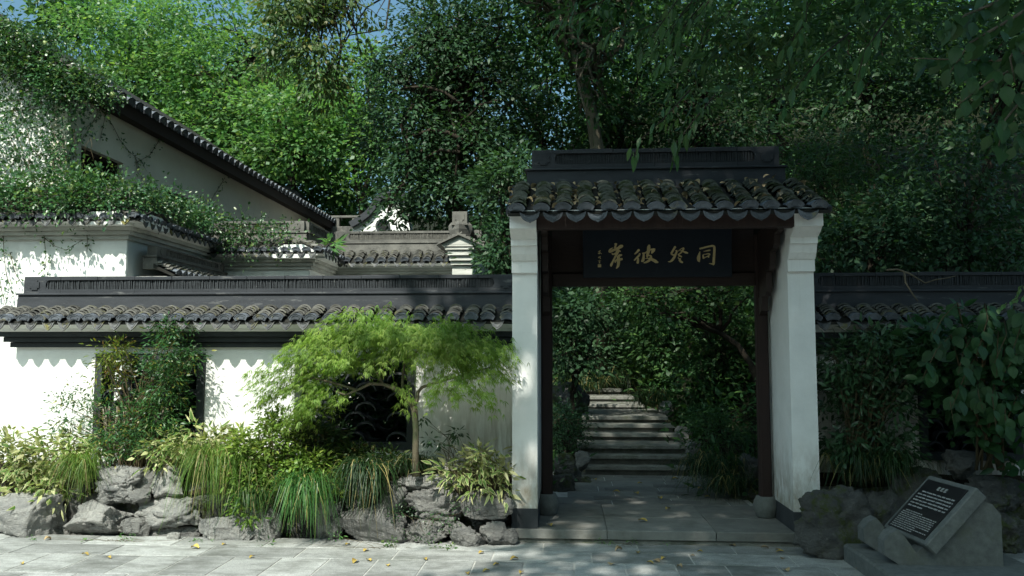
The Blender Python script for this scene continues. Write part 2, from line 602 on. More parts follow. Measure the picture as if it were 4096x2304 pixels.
def limb_path(a, b, sag=.1, n=5, rng=RNG):
    a, b = np.array(a, float), np.array(b, float)
    out = []
    L = np.linalg.norm(b - a)
    for i in range(n + 1):
        t = i / n
        p = a * (1 - t) + b * t
        p = p + np.array([0, 0, 1]) * sag * L * math.sin(math.pi * t) + (rng.randn(3) * .035 * L if 0 < i < n else 0)
        out.append(p)
    return out


def tree(name, label, base, blobs, lmat, bark, tr=.12, leaf=(.11, .06), per=26, spread=.35, shape='rhomb', droop=.3,
         group=None, cat='tree', limbs=7, limb_r=.35, trunk_pts=None, seed=1, top=.2, inner=.5, up=.6, crown_name='crown'):
    """trunk with limbs, crown of leaf sprays; blobs = (centre, radii, number of sprays)"""
    rng = np.random.RandomState(seed)
    base = np.array(base, float)
    t = thing(name, label, cat, tuple(base), 0, group)
    cs = [np.array(b[0], float) for b in blobs]
    top_c = sum(cs) / len(cs)
    mb = MB()
    if trunk_pts is None:
        trunk_pts = limb_path(base - (0, 0, .2), top_c, 0.0, 6, rng)
    trunk_pts = [np.array(p, float) for p in trunk_pts]
    k = len(trunk_pts)
    mb.tube([p - base for p in trunk_pts], [tr * (1 - .65 * i / (k - 1)) for i in range(k)], 8)
    groups = []
    for (c, r, n) in blobs:
        pts, outs = shell_points(c, r, n, inner, rng, top)
        groups.append(sprays(pts - base, outs, per, spread, leaf[0], leaf[1], droop, shape, 0, rng, .5, up))
        for q in range(min(limbs, n)):
            s = trunk_pts[rng.randint(k // 2, k)]
            e = pts[q] * .85 + np.array(c) * .15
            pth = limb_path(s, e, .06, 5, rng)
            rr = tr * limb_r
            mb.tube([p - base for p in pth], [rr * (1 - .8 * i / 5) for i in range(6)], 5)
            # a couple of side twigs
            for w in range(2):
                e2 = pts[rng.randint(0, n)]
                p0 = pth[rng.randint(2, 5)]
                if np.linalg.norm(e2 - p0) < max(r) * .9:
                    mb.tube([p - base for p in limb_path(p0, e2, .04, 3, rng)], [rr * .4, rr * .3, rr * .22, rr * .1], 4)
    mb.build('trunk', bark, t, True)
    o = bpy.data.objects.new(crown_name, leaf_mesh('crown', groups, lmat))
    link(o, t)
    return t


# ================================================================== SETTING
def terrain():
    # one sheet from behind the camera to the hill top
    xs = np.concatenate([np.linspace(-70, -7, 26), np.linspace(-6.6, 9, 60), np.linspace(9.6, 70, 26)])
    nx = len(xs)
    ys = np.concatenate([np.linspace(-60, 6, 8), np.linspace(7, 30, 76), np.linspace(31, 120, 22)])
    vs, fs = [], []
    for y in ys:
        for x in xs:
            vs.append((x, y, hill_z(x, y)))
    for j in range(len(ys) - 1):
        for i in range(nx - 1):
            a = j * nx + i
            fs.append((a, a + 1, a + nx + 1, a + nx))
    mb = MB()
    mb.add(vs, fs)
    mb.build('hill_terrain', 'hill_soil', None, True, 'structure')


def hill_z(x, y):
    base = -.06
    if y < 9.2:
        return base
    t = max(0.0, min(1.0, (x + 4.0) / 6.0))
    foot = 9.3 + (1 - t) * 12.0
    h = 0.0
    if y > foot:
        h = (y - foot) * (.30 + .22 * t)
        if y > foot + 28:
            h = 28 * (.30 + .22 * t) + (y - foot - 28) * .2
    # the path cuts a gently rising lane through the slope
    lane = max(0.0, 1 - max(0.0, abs(x - .85) - .9) / 1.0)
    lane_h = .06 if y < 11.2 else .06 + (y - 11.2) * .20
    h2 = h * (1 - lane) + min(h, lane_h) * lane if y < 18 else h
    return base + h2 + (.12 * mnoise.noise(Vector((x * .6, y * .6, 0))) if h2 > .2 else 0)


terrain()


def pavement():
    joint = MB()
    joint.box(-9.5, 7.0, 1.5, 7.78, -.05, 0.0)
    p = joint.build('pavement', 'mortar', None, False, 'structure')
    rng = random.Random(4)
    # slabs in courses that run along the wall, joints staggered from course to course
    courses = [(4.02, 4.62), (4.62, 5.22), (5.22, 5.82), (5.82, 6.42), (6.42, 7.02), (7.02, 7.40), (7.40, 7.76)]
    for ci, (y0, y1) in enumerate(courses):
        long = .41 if ci < 5 else .84
        x = -6.1 + (ci % 2) * long * .5
        while x < 5.4:
            w = long
            g = .0065
            mb = MB()
            hgt = .004 + rng.random() * .002
            x0, x1, ya, yb = g, w - g, g, (y1 - y0) - g
            c = .004
            mb.add([(x0, ya, -.03), (x1, ya, -.03), (x1, yb, -.03), (x0, yb, -.03),
                    (x0, ya, hgt - c * .5), (x1, ya, hgt - c * .5), (x1, yb, hgt - c * .5), (x0, yb, hgt - c * .5),
                    (x0 + c, ya + c, hgt), (x1 - c, ya + c, hgt), (x1 - c, yb - c, hgt), (x0 + c, yb - c, hgt)],
                   [(0, 1, 5, 4), (1, 2, 6, 5), (2, 3, 7, 6), (3, 0, 4, 7), (4, 5, 9, 8), (5, 6, 10, 9), (6, 7, 11, 10), (7, 4, 8, 11),
                    (8, 9, 10, 11)])
            o = mb.build('paving_slab', 'paving', p)
            o.location = (x, y0, .0)
            o.rotation_euler = (rng.uniform(-.0015, .0015), rng.uniform(-.0015, .0015), 0)
            x += w


pavement()


def planting_beds():
    for x0, x1, zf in ((-9.0, -.515, .50), (2.3, 7.5, .50)):
        nx, ny = 60, 10
        vs, fs = [], []
        for j in range(ny):
            for i in range(nx):
                x = x0 + (x1 - x0) * i / (nx - 1)
                y = 7.98 + (8.36 - 7.98) * j / (ny - 1)
                t = j / (ny - 1)
                z = (zf - .02) * (.75 + .25 * min(1, t * 3)) + .16 * max(0, t - .2) + .03 * mnoise.noise(Vector((x * 3, y * 3, 0)))
                vs.append((x, y, z))
        for j in range(ny - 1):
            for i in range(nx - 1):
                a = j * nx + i
                fs.append((a, a + 1, a + nx + 1, a + nx))
        mb = MB()
        mb.add(vs, fs)
        mb.build('planting_bed', 'soil', None, True, 'structure')


planting_beds()


def garden_path():
    mb = MB()
    mb.box(-.25, 2.0, 9.06, 11.6, -.05, .122)
    p = mb.build('garden_path', 'mortar', None, False, 'structure')
    rng = random.Random(9)
    y = 9.08
    row = 0
    while y < 11.2:
        d = .42
        x = -.2 + (row % 2) * .2
        while x < 1.8:
            w = .55 + rng.random() * .3
            s = MB()
            s.bbox(0, min(w, 1.95 - x) - .012, 0, d - .012, -.05, .012, .004)
            o = s.build('path_slab', 'stone_floor', p)
            o.location = (x, y, .118)
            x += w
        y += d
        row += 1
    # dark inset slabs, paired left and right
    for px, py, wpx in ((2475, 1958, 112), (2450, 1993, 145), (2680, 1945, 130), (2702, 1974, 140), (2725, 2012, 160), (2570, 1908, 150)):
        q = atz(px, py, .13)
        s = MB()
        w = wpx / FPX * q[1]
        s.bbox(-w / 2, w / 2, -.10, .10, -.02, .006, .003)
        o = s.build('inset_slab', 'stone_dark', p, label='dark inset slab in the garden path')
        o.location = (q[0], q[1], .13)


garden_path()


def garden_steps():
    # (front Y, top z, left x, right x) read off the photograph
    data = [(11.23, .255, .20, 1.66), (11.36, .385, .20, 1.67), (11.53, .503, .14, 1.66), (12.10, .610, .22, 1.60), (12.27, .727, .22, 1.58),
            (12.50, .825, .22, 1.50), (14.25, .905, .25, 1.33), (15.03, 1.0, .24, 1.20), (15.82, 1.10, .10, 1.04)]
    t = thing('garden_steps', 'grey stone garden steps climbing in short flights beyond the gate', 'steps', (.9, 11.2, .12))
    zb = .12
    for i, (y, z, x0, x1) in enumerate(data):
        ye = data[i + 1][0] + .12 if i + 1 < len(data) else y + 3.5
        s = MB()
        s.bbox(x0 - .9, x1 - .9, y - 11.2, ye - 11.2, z - .050 - .12, z - .12, .010)
        s.box(x0 - .86, x1 - .94, y + .065 - 11.2, ye - .01 - 11.2, zb - .02 - .12, z - .051 - .12)
        s.build('step', 'stone_step', t)
        zb = z - .06


garden_steps()


# ================================================================== TILES (shared meshes)
def arc_tile(r, half, length, th, seg=8, r2=None):
    """cover tile: a curved shell, axis along +y, convex upwards, slightly tapered to the back"""
    r2 = r2 or r * .93
    vs, fs = [], []
    for (y, rr) in ((0, r), (length, r2)):
        for s in (0, th):
            for i in range(seg + 1):
                a = -half + 2 * half * i / seg
                vs.append(((rr - s) * math.sin(a), y, (rr - s) * math.cos(a) - rr * math.cos(half)))
    n = seg + 1
    for i in range(seg):
        fs.append((i, i + 1, 2 * n + i + 1, 2 * n + i))                      # outer
        fs.append((n + i + 1, n + i, 3 * n + i, 3 * n + i + 1))               # inner
        fs.append((i + 1, i, n + i, n + i + 1))                              # front edge
    fs.append((0, 2 * n, 3 * n, n))
    fs.append((seg, n + seg, 3 * n + seg, 2 * n + seg))
    return vs, fs


def cap_tile(r, half, length, th):
    """eave tile: cover tile closed by a fan-shaped face with a raised rim and a curl"""
    mb = MB()
    mb.add(*arc_tile(r, half, length, th))
    n = 9
    h = r * math.cos(half)
    top = [((r + .004) * math.sin(-half + 2 * half * i / (n - 1)), (r + .004) * math.cos(-half + 2 * half * i / (n - 1)) - h) for i in range(n)]
    w = top[-1][0]
    bot = [(w * .72 * (1 - 2 * i / (n - 1)), -.030 + .012 * (1 - (1 - 2 * i / (n - 1)) ** 2)) for i in range(n)]
    out = top + bot
    mb.prism(out, 'y', -.012, .0)
    cx, cz = 0, sum(p[1] for p in out) / len(out)
    # raised rim
    for a, b in ((1.0, .90), (.62, .54)):
        ring_o = [(cx + (p[0] - cx) * a, cz + (p[1] - cz) * a) for p in out]
        ring_i = [(cx + (p[0] - cx) * b, cz + (p[1] - cz) * b) for p in out]
        m = len(out)
        vs = [(x, -.0175, z) for x, z in ring_o] + [(x, -.0175, z) for x, z in ring_i] + [(x, -.0122, z) for x, z in ring_o] + [(x, -.0122, z) for x, z in ring_i]
        fs = []
        for i in range(m):
            j = (i + 1) % m
            fs += [(i, j, m + j, m + i), (2 * m + i, 2 * m + j, j, i), (m + i, m + j, 3 * m + j, 3 * m + i)]
        mb.add(vs, fs)
    return mb


def drip_tile(w, h):
    """tongue-shaped drip tile hanging between two eave tiles, with rim and relief"""
    mb = MB()
    n = 9
    top = [(-w / 2 + w * i / (n - 1), -.020 * (1 - (2 * i / (n - 1) - 1) ** 2)) for i in range(n)]
    side = [(.46, -.12), (.40, -.38), (.27, -.66), (.12, -.86), (0, -1.0), (-.12, -.86), (-.27, -.66), (-.40, -.38), (-.46, -.12)]
    out = top + [(x * w, z * h) for x, z in side]
    mb.prism(out, 'y', -.006, .006)
    cx, cz = 0, -h * .40
    for a, b in ((.99, .88), (.60, .48)):
        m = len(out)
        ro = [(cx + (p[0] - cx) * a, cz + (p[1] - cz) * a) for p in out]
        ri = [(cx + (p[0] - cx) * b, cz + (p[1] - cz) * b) for p in out]
        vs = [(x, -.0115, z) for x, z in ro] + [(x, -.0115, z) for x, z in ri] + [(x, -.0062, z) for x, z in ro] + [(x, -.0062, z) for x, z in ri]
        fs = []
        for i in range(m):
            j = (i + 1) % m
            fs += [(i, j, m + j, m + i), (2 * m + i, 2 * m + j, j, i), (m + i, m + j, 3 * m + j, 3 * m + i)]
        mb.add(vs, fs)
    # a short curved pan behind the face
    pv, pf = [], []
    for y in (0, .16):
        for i in range(n):
            pv.append((-w / 2 + w * i / (n - 1), y, -.020 * (1 - (2 * i / (n - 1) - 1) ** 2) + .002))
    for i in range(n - 1):
        pf.append((i, i + 1, n + i + 1, n + i))
    mb.add(pv, pf)
    return mb


def tile_meshes(prefix_cover, k):
    c = MB()
    c.add(*arc_tile(.079 * k, R(62), .105 * k, .014 * k, 7))
    return (c.mesh('cover_tile', prefix_cover), cap_tile(.079 * k, R(60), .11 * k, .014 * k).mesh('eave_tile', 'tile_cap'),
            drip_tile(.138 * k, .092 * k).mesh('drip_tile', 'tile_drip'))


TILES = tile_meshes('tile_cover', 1.0)
GTILES = tile_meshes('tile_gate', 1.12)


def round_drip(w, h):
    mb = MB()
    n = 9
    top = [(-w / 2 + w * i / (n - 1), -.030 * (1 - (2 * i / (n - 1) - 1) ** 2)) for i in range(n)]
    side = [(.485, -.14), (.44, -.42), (.35, -.64), (.23, -.80), (.10, -.90), (0, -1.0), (-.10, -.90), (-.23, -.80), (-.35, -.64), (-.44, -.42), (-.485, -.14)]
    out = top + [(x * w, z * h) for x, z in side]
    mb.prism(out, 'y', -.006, .006)
    cz = -h * .45
    for s, e in ((.97, .86), (.62, .52)):
        m = len(out)
        ro = [(p[0] * s, cz + (p[1] - cz) * s) for p in out]
        ri = [(p[0] * e, cz + (p[1] - cz) * e) for p in out]
        vs = [(x, -.0115, z) for x, z in ro] + [(x, -.0115, z) for x, z in ri] + [(x, -.0062, z) for x, z in ro] + [(x, -.0062, z) for x, z in ri]
        fs = []
        for i in range(m):
            j = (i + 1) % m
            fs += [(i, j, m + j, m + i), (2 * m + i, 2 * m + j, j, i), (m + i, m + j, 3 * m + j, 3 * m + i)]
        mb.add(vs, fs)
    return mb


GTILES = (GTILES[0], GTILES[1], round_drip(.182, .098).mesh('drip_tile', 'tile_cap'))


def ridge_parts(t, x0, x1, yc, th, z0, zl, z1, mat, slat, seed, both=True, base_extra=.05):
    """ridge: plain base, thin ledge, coping frame with a long recess of standing tiles, square end blocks with a carved emblem"""
    rng = random.Random(seed)
    mb = MB()
    y0, y1 = yc - th / 2, yc + th / 2
    mb.prism([(y0 - .03, z0 - .10), (y0 - .03, z0), (y0 - .012, zl), (y1 + .012, zl), (y1 + .03, z0), (y1 + .03, z0 - .10)], 'x', x0 - base_extra, x1 + base_extra)
    mb.build('ridge_base', mat, t)
    mb = MB()
    mb.bbox(x0 - base_extra - .02, x1 + base_extra + .02, y0 - .032, y1 + .032, zl + .001, zl + .020, .006)
    mb.build('ridge_ledge', mat, t)
    zl2 = zl + .021
    hh = z1 - zl2
    ra, rb = zl2 + hh * .23, z1 - hh * .20
    e = min(.24, (x1 - x0) * .18)
    mb = MB()
    nb = max(2, int((x1 - x0) / .40))
    for i in range(nb):
        xa, xb = x0 + (x1 - x0) * i / nb, x0 + (x1 - x0) * (i + 1) / nb
        j1, j2 = rng.uniform(-.003, .003), rng.uniform(-.004, .004)
        mb.bbox(xa + .0012, xb - .0012, y0 + j1, y1, rb, z1 + j2, .004)
        mb.box(xa + .001, xb - .001, y0 + rng.uniform(-.002, .002), y1, zl2, ra)
    mb.box(x0, x0 + e, y0 + .0005, y1 - .0005, ra, rb)
    mb.box(x1 - e, x1, y0 + .0005, y1 - .0005, ra, rb)
    mb.box(x0 + e, x1 - e, y0 + .045, y1 - .045, ra, rb)
    # rounded recess ends
    c = (rb - ra) * .38
    for xs, s in ((x0 + e, 1), (x1 - e, -1)):
        for za, zb2 in ((ra, ra + c), (rb, rb - c)):
            mb.prism([(xs, za), (xs + s * c, za), (xs + s * c * .3, za + (zb2 - za) * .3), (xs, zb2)] if s * (zb2 - za) > 0 else
                     [(xs, zb2), (xs + s * c * .3, za + (zb2 - za) * .3), (xs + s * c, za), (xs, za)], 'y', y0 + .003, y0 + .044)
    mb.build('ridge_coping', mat, t)
    mb = MB()
    x = x0 + e + .012
    while x < x1 - e - .012:
        w = .0085
        lean = rng.uniform(-.004, .004)
        yy = y0 + .010 + rng.uniform(0, .014)
        za, zb2 = ra + .001, rb - .001
        mb.add([(x, yy, za), (x + w, yy, za), (x + w, y0 + .045, za), (x, y0 + .045, za), (x + lean, yy, zb2), (x + w + lean, yy, zb2),
                (x + w + lean, y0 + .045, zb2), (x + lean, y0 + .045, zb2)], [(0, 1, 5, 4), (1, 2, 6, 5), (3, 0, 4, 7)])
        x += .0165 + rng.uniform(-.002, .002)
    mb.build('ridge_slats', slat, t, False, 'stuff')
    for xs in (x0 + e * .5, x1 - e * .5):
        s = min(hh * .30, e * .36)
        o = []
        q = s * .62
        for a, b in ((-s, -q), (-q, -q), (-q, -s), (q, -s), (q, -q), (s, -q), (s, q), (q, q), (q, s), (-q, s), (-q, q), (-s, q)):
            o.append((xs + a, (zl2 + z1) / 2 + b))
        mb = MB()
        mb.prism(o, 'y', y0 - .010, y0 + .002)
        mb.build('emblem', mat, t)


def roof_parts(t, x0, x1, y_eave, y_ridge, z_eave, z_ridge, pitch, tiles, seed, hips=(0, 0), exposure=.058, verge=(False, False), n_off=.5, k=1.0,
               skip=None):
    """front slope: dark bedding, columns of overlapping cover tiles, an eave tile at each foot and a drip tile between two columns"""
    rng = random.Random(seed)
    run, rise = y_ridge - y_eave, z_ridge - z_eave
    slope = math.atan2(rise, run)
    L = math.hypot(run, rise)
    n = max(1, int(round((x1 - x0) / pitch)))
    p = (x1 - x0) / n
    mb = MB()
    mb.prism([(y_eave + .015, z_eave - .062 * k), (y_eave + .015, z_eave - .034 * k), (y_ridge + .02, z_ridge - .034 * k), (y_ridge + .02, z_ridge - .09)],
             'x', x0 + .004, x1 - .004)
    mb.build('tile_bed', 'roof_bed', t)
    rows = int(L / (exposure * k))
    for i in range(n):
        x = x0 + p * (i + n_off)
        e = 0.0
        if hips[1] and x > x1 - hips[1]:
            e = x - (x1 - hips[1])
        if hips[0] and x < x0 + hips[0]:
            e = (x0 + hips[0]) - x
        lim = L if e == 0 else max(0.0, L * (1 - e / max(hips)))
        jx = rng.uniform(-.012, .012)
        for j in range(rows):
            s = j * exposure * k
            if s > lim:
                break
            a = slope - .40 + rng.uniform(-.05, .05)
            o = inst('eave_tile' if j == 0 else 'cover_tile', tiles[1] if j == 0 else tiles[0], t,
                     TRS((x + jx + rng.gauss(0, .005) + (rng.uniform(-.03, .03) if rng.random() < .03 else 0), y_eave + s * math.cos(slope), z_eave + s * math.sin(slope) + (.012 if j else .004) * k + rng.uniform(-.002, .003)),
                         (a if j else slope * .5, rng.gauss(0, .05), rng.gauss(0, .05))))
    for i in range(n + 1):
        x = x0 + p * i
        if x < x0 + p * .3 and not verge[0] or x > x1 - p * .3 and not verge[1]:
            continue
        inst('drip_tile', tiles[2], t, TRS((x + rng.uniform(-.006, .006), y_eave + .012, z_eave - .030 * k),
                                          (-.10 + rng.uniform(-.06, .06), rng.uniform(-.05, .05), rng.uniform(-.06, .06))))


def cornice_parts(t, x0, x1, z0, z1, mat, ends=(True, False), step=.045, n=3, y=0.0, th=.35):
    h = (z1 - z0) / n
    for i in range(n):
        d = step * (i + 1)
        mb = MB()
        mb.bbox(x0 - (d if ends[0] else 0), x1 + (d if ends[1] else 0), y - d, y + th + d, z0 + h * i + (.002 if i else 0), z0 + h * (i + 1), .006)
        mb.build('cornice_step', mat, t)


def tiled_wall(name, label, p0, L, rotz, zb, zc0, zc1, z_eave, z_rb, z_led, z_rt, wall_mat='plaster_white', cmat='cornice_dark', rmat='ridge_dark',
               slat='slat_dark', pitch=.178, ov=.30, th=.35, windows=(), ends=(True, False), hips=(0, 0), seed=1, ext=(.12, 0), group=None, ridge_ext=(0, 0)):
    """a rendered garden wall under its own tiled roof; local x runs along the wall, -y is its front"""
    t = thing(name, label, 'wall', (p0[0], p0[1], 0), rotz, group)
    # body with window holes
    xs = sorted({0.0, L} | {w[0] for w in windows} | {w[1] for w in windows})
    mb = MB()
    for a, b in zip(xs[:-1], xs[1:]):
        hole = [w for w in windows if w[0] <= a + 1e-6 and w[1] >= b - 1e-6]
        if hole:
            mb.box(a, b, 0, th, zb, hole[0][2])
            mb.box(a, b, 0, th, hole[0][3], zc0)
        else:
            mb.box(a, b, 0, th, zb, zc0)
    mb.build('wall_body', wall_mat, t)
    cornice_parts(t, 0, L, zc0, zc1, cmat, ends, (.045 if zc1 > zc0 else 0), 3, 0, th)
    # white board under the tiles
    mb = MB()
    mb.prism([(-.14, zc1), (-.145, zc1 + .03), (-ov + .055, z_eave - .055), (.02, z_rb - .09), (th - .02, z_rb - .09), (th + ov - .05, z_eave - .055), (th + .14, zc1)],
             'x', -ext[0] + (-.02 if ends[0] else 0), L + ext[1])
    mb.build('eave_board', wall_mat, t)
    roof_parts(t, -ext[0] - (.06 if ends[0] else 0), L + ext[1], -ov, .06, z_eave, z_rb, pitch, TILES, seed, hips)
    # plain rear slope
    mb = MB()
    mb.prism([(th + ov, z_eave), (th - .06, z_rb), (th - .06, z_rb - .05), (th + ov, z_eave - .04)], 'x', -ext[0], L + ext[1])
    mb.build('rear_slope', 'roof_bed', t)
    ridge_parts(t, -ridge_ext[0], L + ridge_ext[1], th / 2, th * .62, z_rb, z_led, z_rt, rmat, slat, seed + 50)
    return t


def wave_lattice(t, x0, x1, z0, z1, y, frame_mat='cornice_dark'):
    """dark frame proud of the wall and a lattice of curved roof tiles stacked in wavy rows"""
    f = MB()
    b = .075
    for args in ((x0, x1, z1 - b, z1), (x0, x1, z0, z0 + b)):
        f.box(args[0], args[1], y - .035, y + .14, args[2], args[3])
    f.box(x0, x0 + b, y - .034, y + .139, z0 + b, z1 - b)
    f.box(x1 - b, x1, y - .034, y + .139, z0 + b, z1 - b)
    fr = f.build('window_frame', frame_mat, t)
    nx = 5
    w = (x1 - x0 - 2 * b) / nx
    nz = 8
    h = (z1 - z0 - 2 * b) / nz
    mb = MB()
    seg = 8
    vs, fs = [], []
    for yy in (-.05, .05):
        for i in range(seg + 1):
            a = math.pi * i / seg
            for q in (0, .021):
                vs.append((-w / 2 * 1.0 * math.cos(a) * (1 - q / w), yy, (h * .92 - q) * math.sin(a)))
    m = 2 * (seg + 1)
    for i in range(seg):
        a = 2 * i
        fs += [(a, a + 2, m + a + 2, m + a), (a + 1, m + a + 1, m + a + 3, a + 3), (a, a + 1, a + 3, a + 2)]
    mb.add(vs, fs)
    me = mb.mesh('lattice_tile', 'slat_dark')
    for r in range(nz):
        for c in range(nx + 1):
            x = x0 + b + w * (c + (.5 if r % 2 == 0 else 0))
            if x > x1 - b - w * .3 or x < x0 + b + w * .3:
                continue
            flip = (c + r) % 2
            inst('lattice_tile', me, fr, TRS((x, y + .05, z0 + b + h * r + (h * .95 if flip else .01)), (math.pi if flip else 0, 0, 0)))
    return fr


FW_X0, FW_X1, FW_Y = -5.75, -.50, 8.3
w1 = (-4.87 - FW_X0, -3.71 - FW_X0, .80, 1.735)
w2 = (-2.76 - FW_X0, -1.53 - FW_X0, .775, 1.722)
front = tiled_wall('garden_wall', 'bright white garden wall with dark stepped cornice left of the gate', (FW_X0, FW_Y), FW_X1 - FW_X0, 0, -.1, 1.798, 1.958, 2.085, 2.215,
                   2.350, 2.545, windows=(w1, w2), seed=3, ext=(.12, 0))
for w in (w1, w2):
    wave_lattice(front, w[0], w[1], w[2], w[3], 0.0)
rw = (3.39 - 2.262, 4.34 - 2.262, .72, 1.70)
right_wall = tiled_wall('garden_wall', 'shaded white garden wall with tiled top, right of the gate', (2.262, FW_Y), 5.2, 0, -.1, 1.74, 1.945, 2.075, 2.215,
                        2.350, 2.545, windows=(rw,), seed=8, ends=(False, False), ext=(0, 0))
wave_lattice(right_wall, rw[0], rw[1], rw[2], rw[3], 0.0)

# ---- stepped rear walls on the left (front pieces face the camera, return pieces run back)
OW = dict(wall_mat='plaster_white', cmat='plaster_old', rmat='ridge_grey', slat='slat_grey')
a_r = at(508, 1000, 10.4)[0]
tiled_wall('courtyard_wall', 'white courtyard wall at the far left buried under ivy', (-10.2, 10.4), a_r + 10.2 - .006, 0, -.1, 3.24, 3.40, 3.50, 3.66, 3.80, 3.98,
           ends=(False, True), ext=(0, .30), hips=(0, .30), seed=21, ridge_ext=(0, -.12), **OW)
c_l, c_r = a_r + .05, at(1240, 1000, 12.9)[0]
tiled_wall('courtyard_wall', 'shaded return wall running back from the ivy corner', (a_r, 10.42), 2.46, R(90), -.1, 3.235, 3.395, 3.495, 3.655, 3.80, 3.98,
           ends=(False, False), ext=(.30, -.10), hips=(.30, 0), seed=22, ridge_ext=(-.12, .1), **OW)
# low lean-to roof on that return wall
lt = thing('lean_to_roof', 'small sunlit tiled lean-to roof against the shaded return wall', 'roof', (a_r + .44, 10.62, 0), R(90))
mb = MB()
mb.box(0, 2.2, .02, .42, -.1, 2.72)
mb.bbox(-.03, 2.2, -.02, .43, 2.722, 2.77, .005)
mb.build('wall_body', 'plaster_old', lt)
roof_parts(lt, -.06, 2.2, -.14, .14, 2.82, 2.97, .178, TILES, 77)
ridge_parts(lt, .02, 2.2, .22, .14, 2.97, 3.03, 3.19, 'ridge_grey', 'slat_grey', 78)
tiled_wall('courtyard_wall', 'middle courtyard wall with ivy trailing over its grey ridge', (c_l - .02, 12.9), c_r - c_l + .014, 0, -.1, 3.10, 3.26, 3.38, 3.56, 3.70, 3.90,
           ends=(False, True), ext=(0, .30), hips=(0, .30), seed=23, ridge_ext=(0, -.12), **OW)
tiled_wall('courtyard_wall', 'short return wall in shade before the bare grey ridge', (c_r, 12.92), 1.3, R(90), -.1, 3.095, 3.255, 3.375, 3.555, 3.70, 3.90,
           ends=(False, False), ext=(.30, 0), hips=(.30, 0), seed=24, ridge_ext=(-.12, 0), **OW)
e_l = c_r + .02
tiled_wall('courtyard_wall', 'bare grey ridged courtyard wall left of the gabled wall end', (e_l, 14.2), 2.6, 0, -.1, 3.10, 3.24, 3.36, 3.56, 3.70, 3.92,
           ends=(False, False), ext=(0, 0), seed=25, pitch=.20, **OW)


def gabled_end():
    """the end of a wall that runs away from the camera, seen square on: stepped shaft, little gable, post with emblem"""
    c = at(1841, 1100, 13.0)
    k = pxm(13.0)
    X = lambda px: (px - 1841) * k
    Z = lambda py: at(1841, py, 13.0)[2]
    t = thing('gabled_wall_end', 'white gabled wall end with a stubby ridge post beside the gate', 'wall', (c[0], 13.0, 0))
    body = MB()
    body.box(X(1808), X(1890), 0, 4.2, -.1, Z(1062))
    body.bbox(X(1803), X(1891), -.05, 4.2, Z(1060), Z(1045), .005)
    body.bbox(X(1799), X(1893), -.09, 4.2, Z(1044), Z(1025), .005)
    for (a, b, z0, z1, d) in ((1794, 1890, 1024, 1004, -.13), (1784, 1900, 1003, 992, -.16), (1775, 1907, 991, 985, -.18)):
        body.box(X(a), X(b), d, 4.2, Z(z0), Z(z1))
    body.prism([(X(1768), Z(984)), (X(1912), Z(984)), (X(1841), Z(948))], 'y', -.18, 4.2)
    body.build('wall_body', 'plaster_old', t)
    for s, (xa, xb) in ((-1, (1841, 1752)), (1, (1841, 1930))):
        mb = MB()
        pts = [(X(xa), Z(938)), (X(xb), Z(983)), (X(xb), Z(988)), (X(xa), Z(948))]
        mb.prism(pts if s > 0 else pts[::-1], 'y', -.24, 4.2)
        r = mb.build('roof_slope', 'ridge_grey', t)
        n = 5
        me = TILES[0]
        for i in range(n):
            for j in range(22):
                q = (i + .5) / n
                inst('cover_tile', me, r, TRS((X(xa) + (X(xb) - X(xa)) * q, -.13 + j * .19, Z(938) + (Z(983) - Z(938)) * q + .001),
                                              (R(27) - .25, 0, R(-90) if s < 0 else R(90)), .8))
    mb = MB()
    mb.lathe([(.155, 0), (.19, .10), (.19, .17), (.15, .22)], (0, -.02, Z(938) - .03), 4)
    mb.box(-.13, .13, -.14, 3.4, Z(905), Z(898))
    mb.box(-.118, .118, -.12, .12, Z(898), Z(851))
    mb.build('ridge_post', 'ridge_grey', t)
    mb = MB()
    mb.box(-.07, .07, .13, 4.2, Z(938), Z(870))
    mb.build('ridge', 'ridge_dark', t)
    mb = MB()
    zc = Z(874)
    mb.prism([(-.05, zc - .07), (.05, zc - .07), (.05, zc - .04), (.075, zc - .04), (.075, zc + .05), (-.075, zc + .05), (-.075, zc - .04), (-.05, zc - .04)], 'y', -.132, -.121)
    mb.build('emblem', 'ridge_grey', t)


gabled_end()


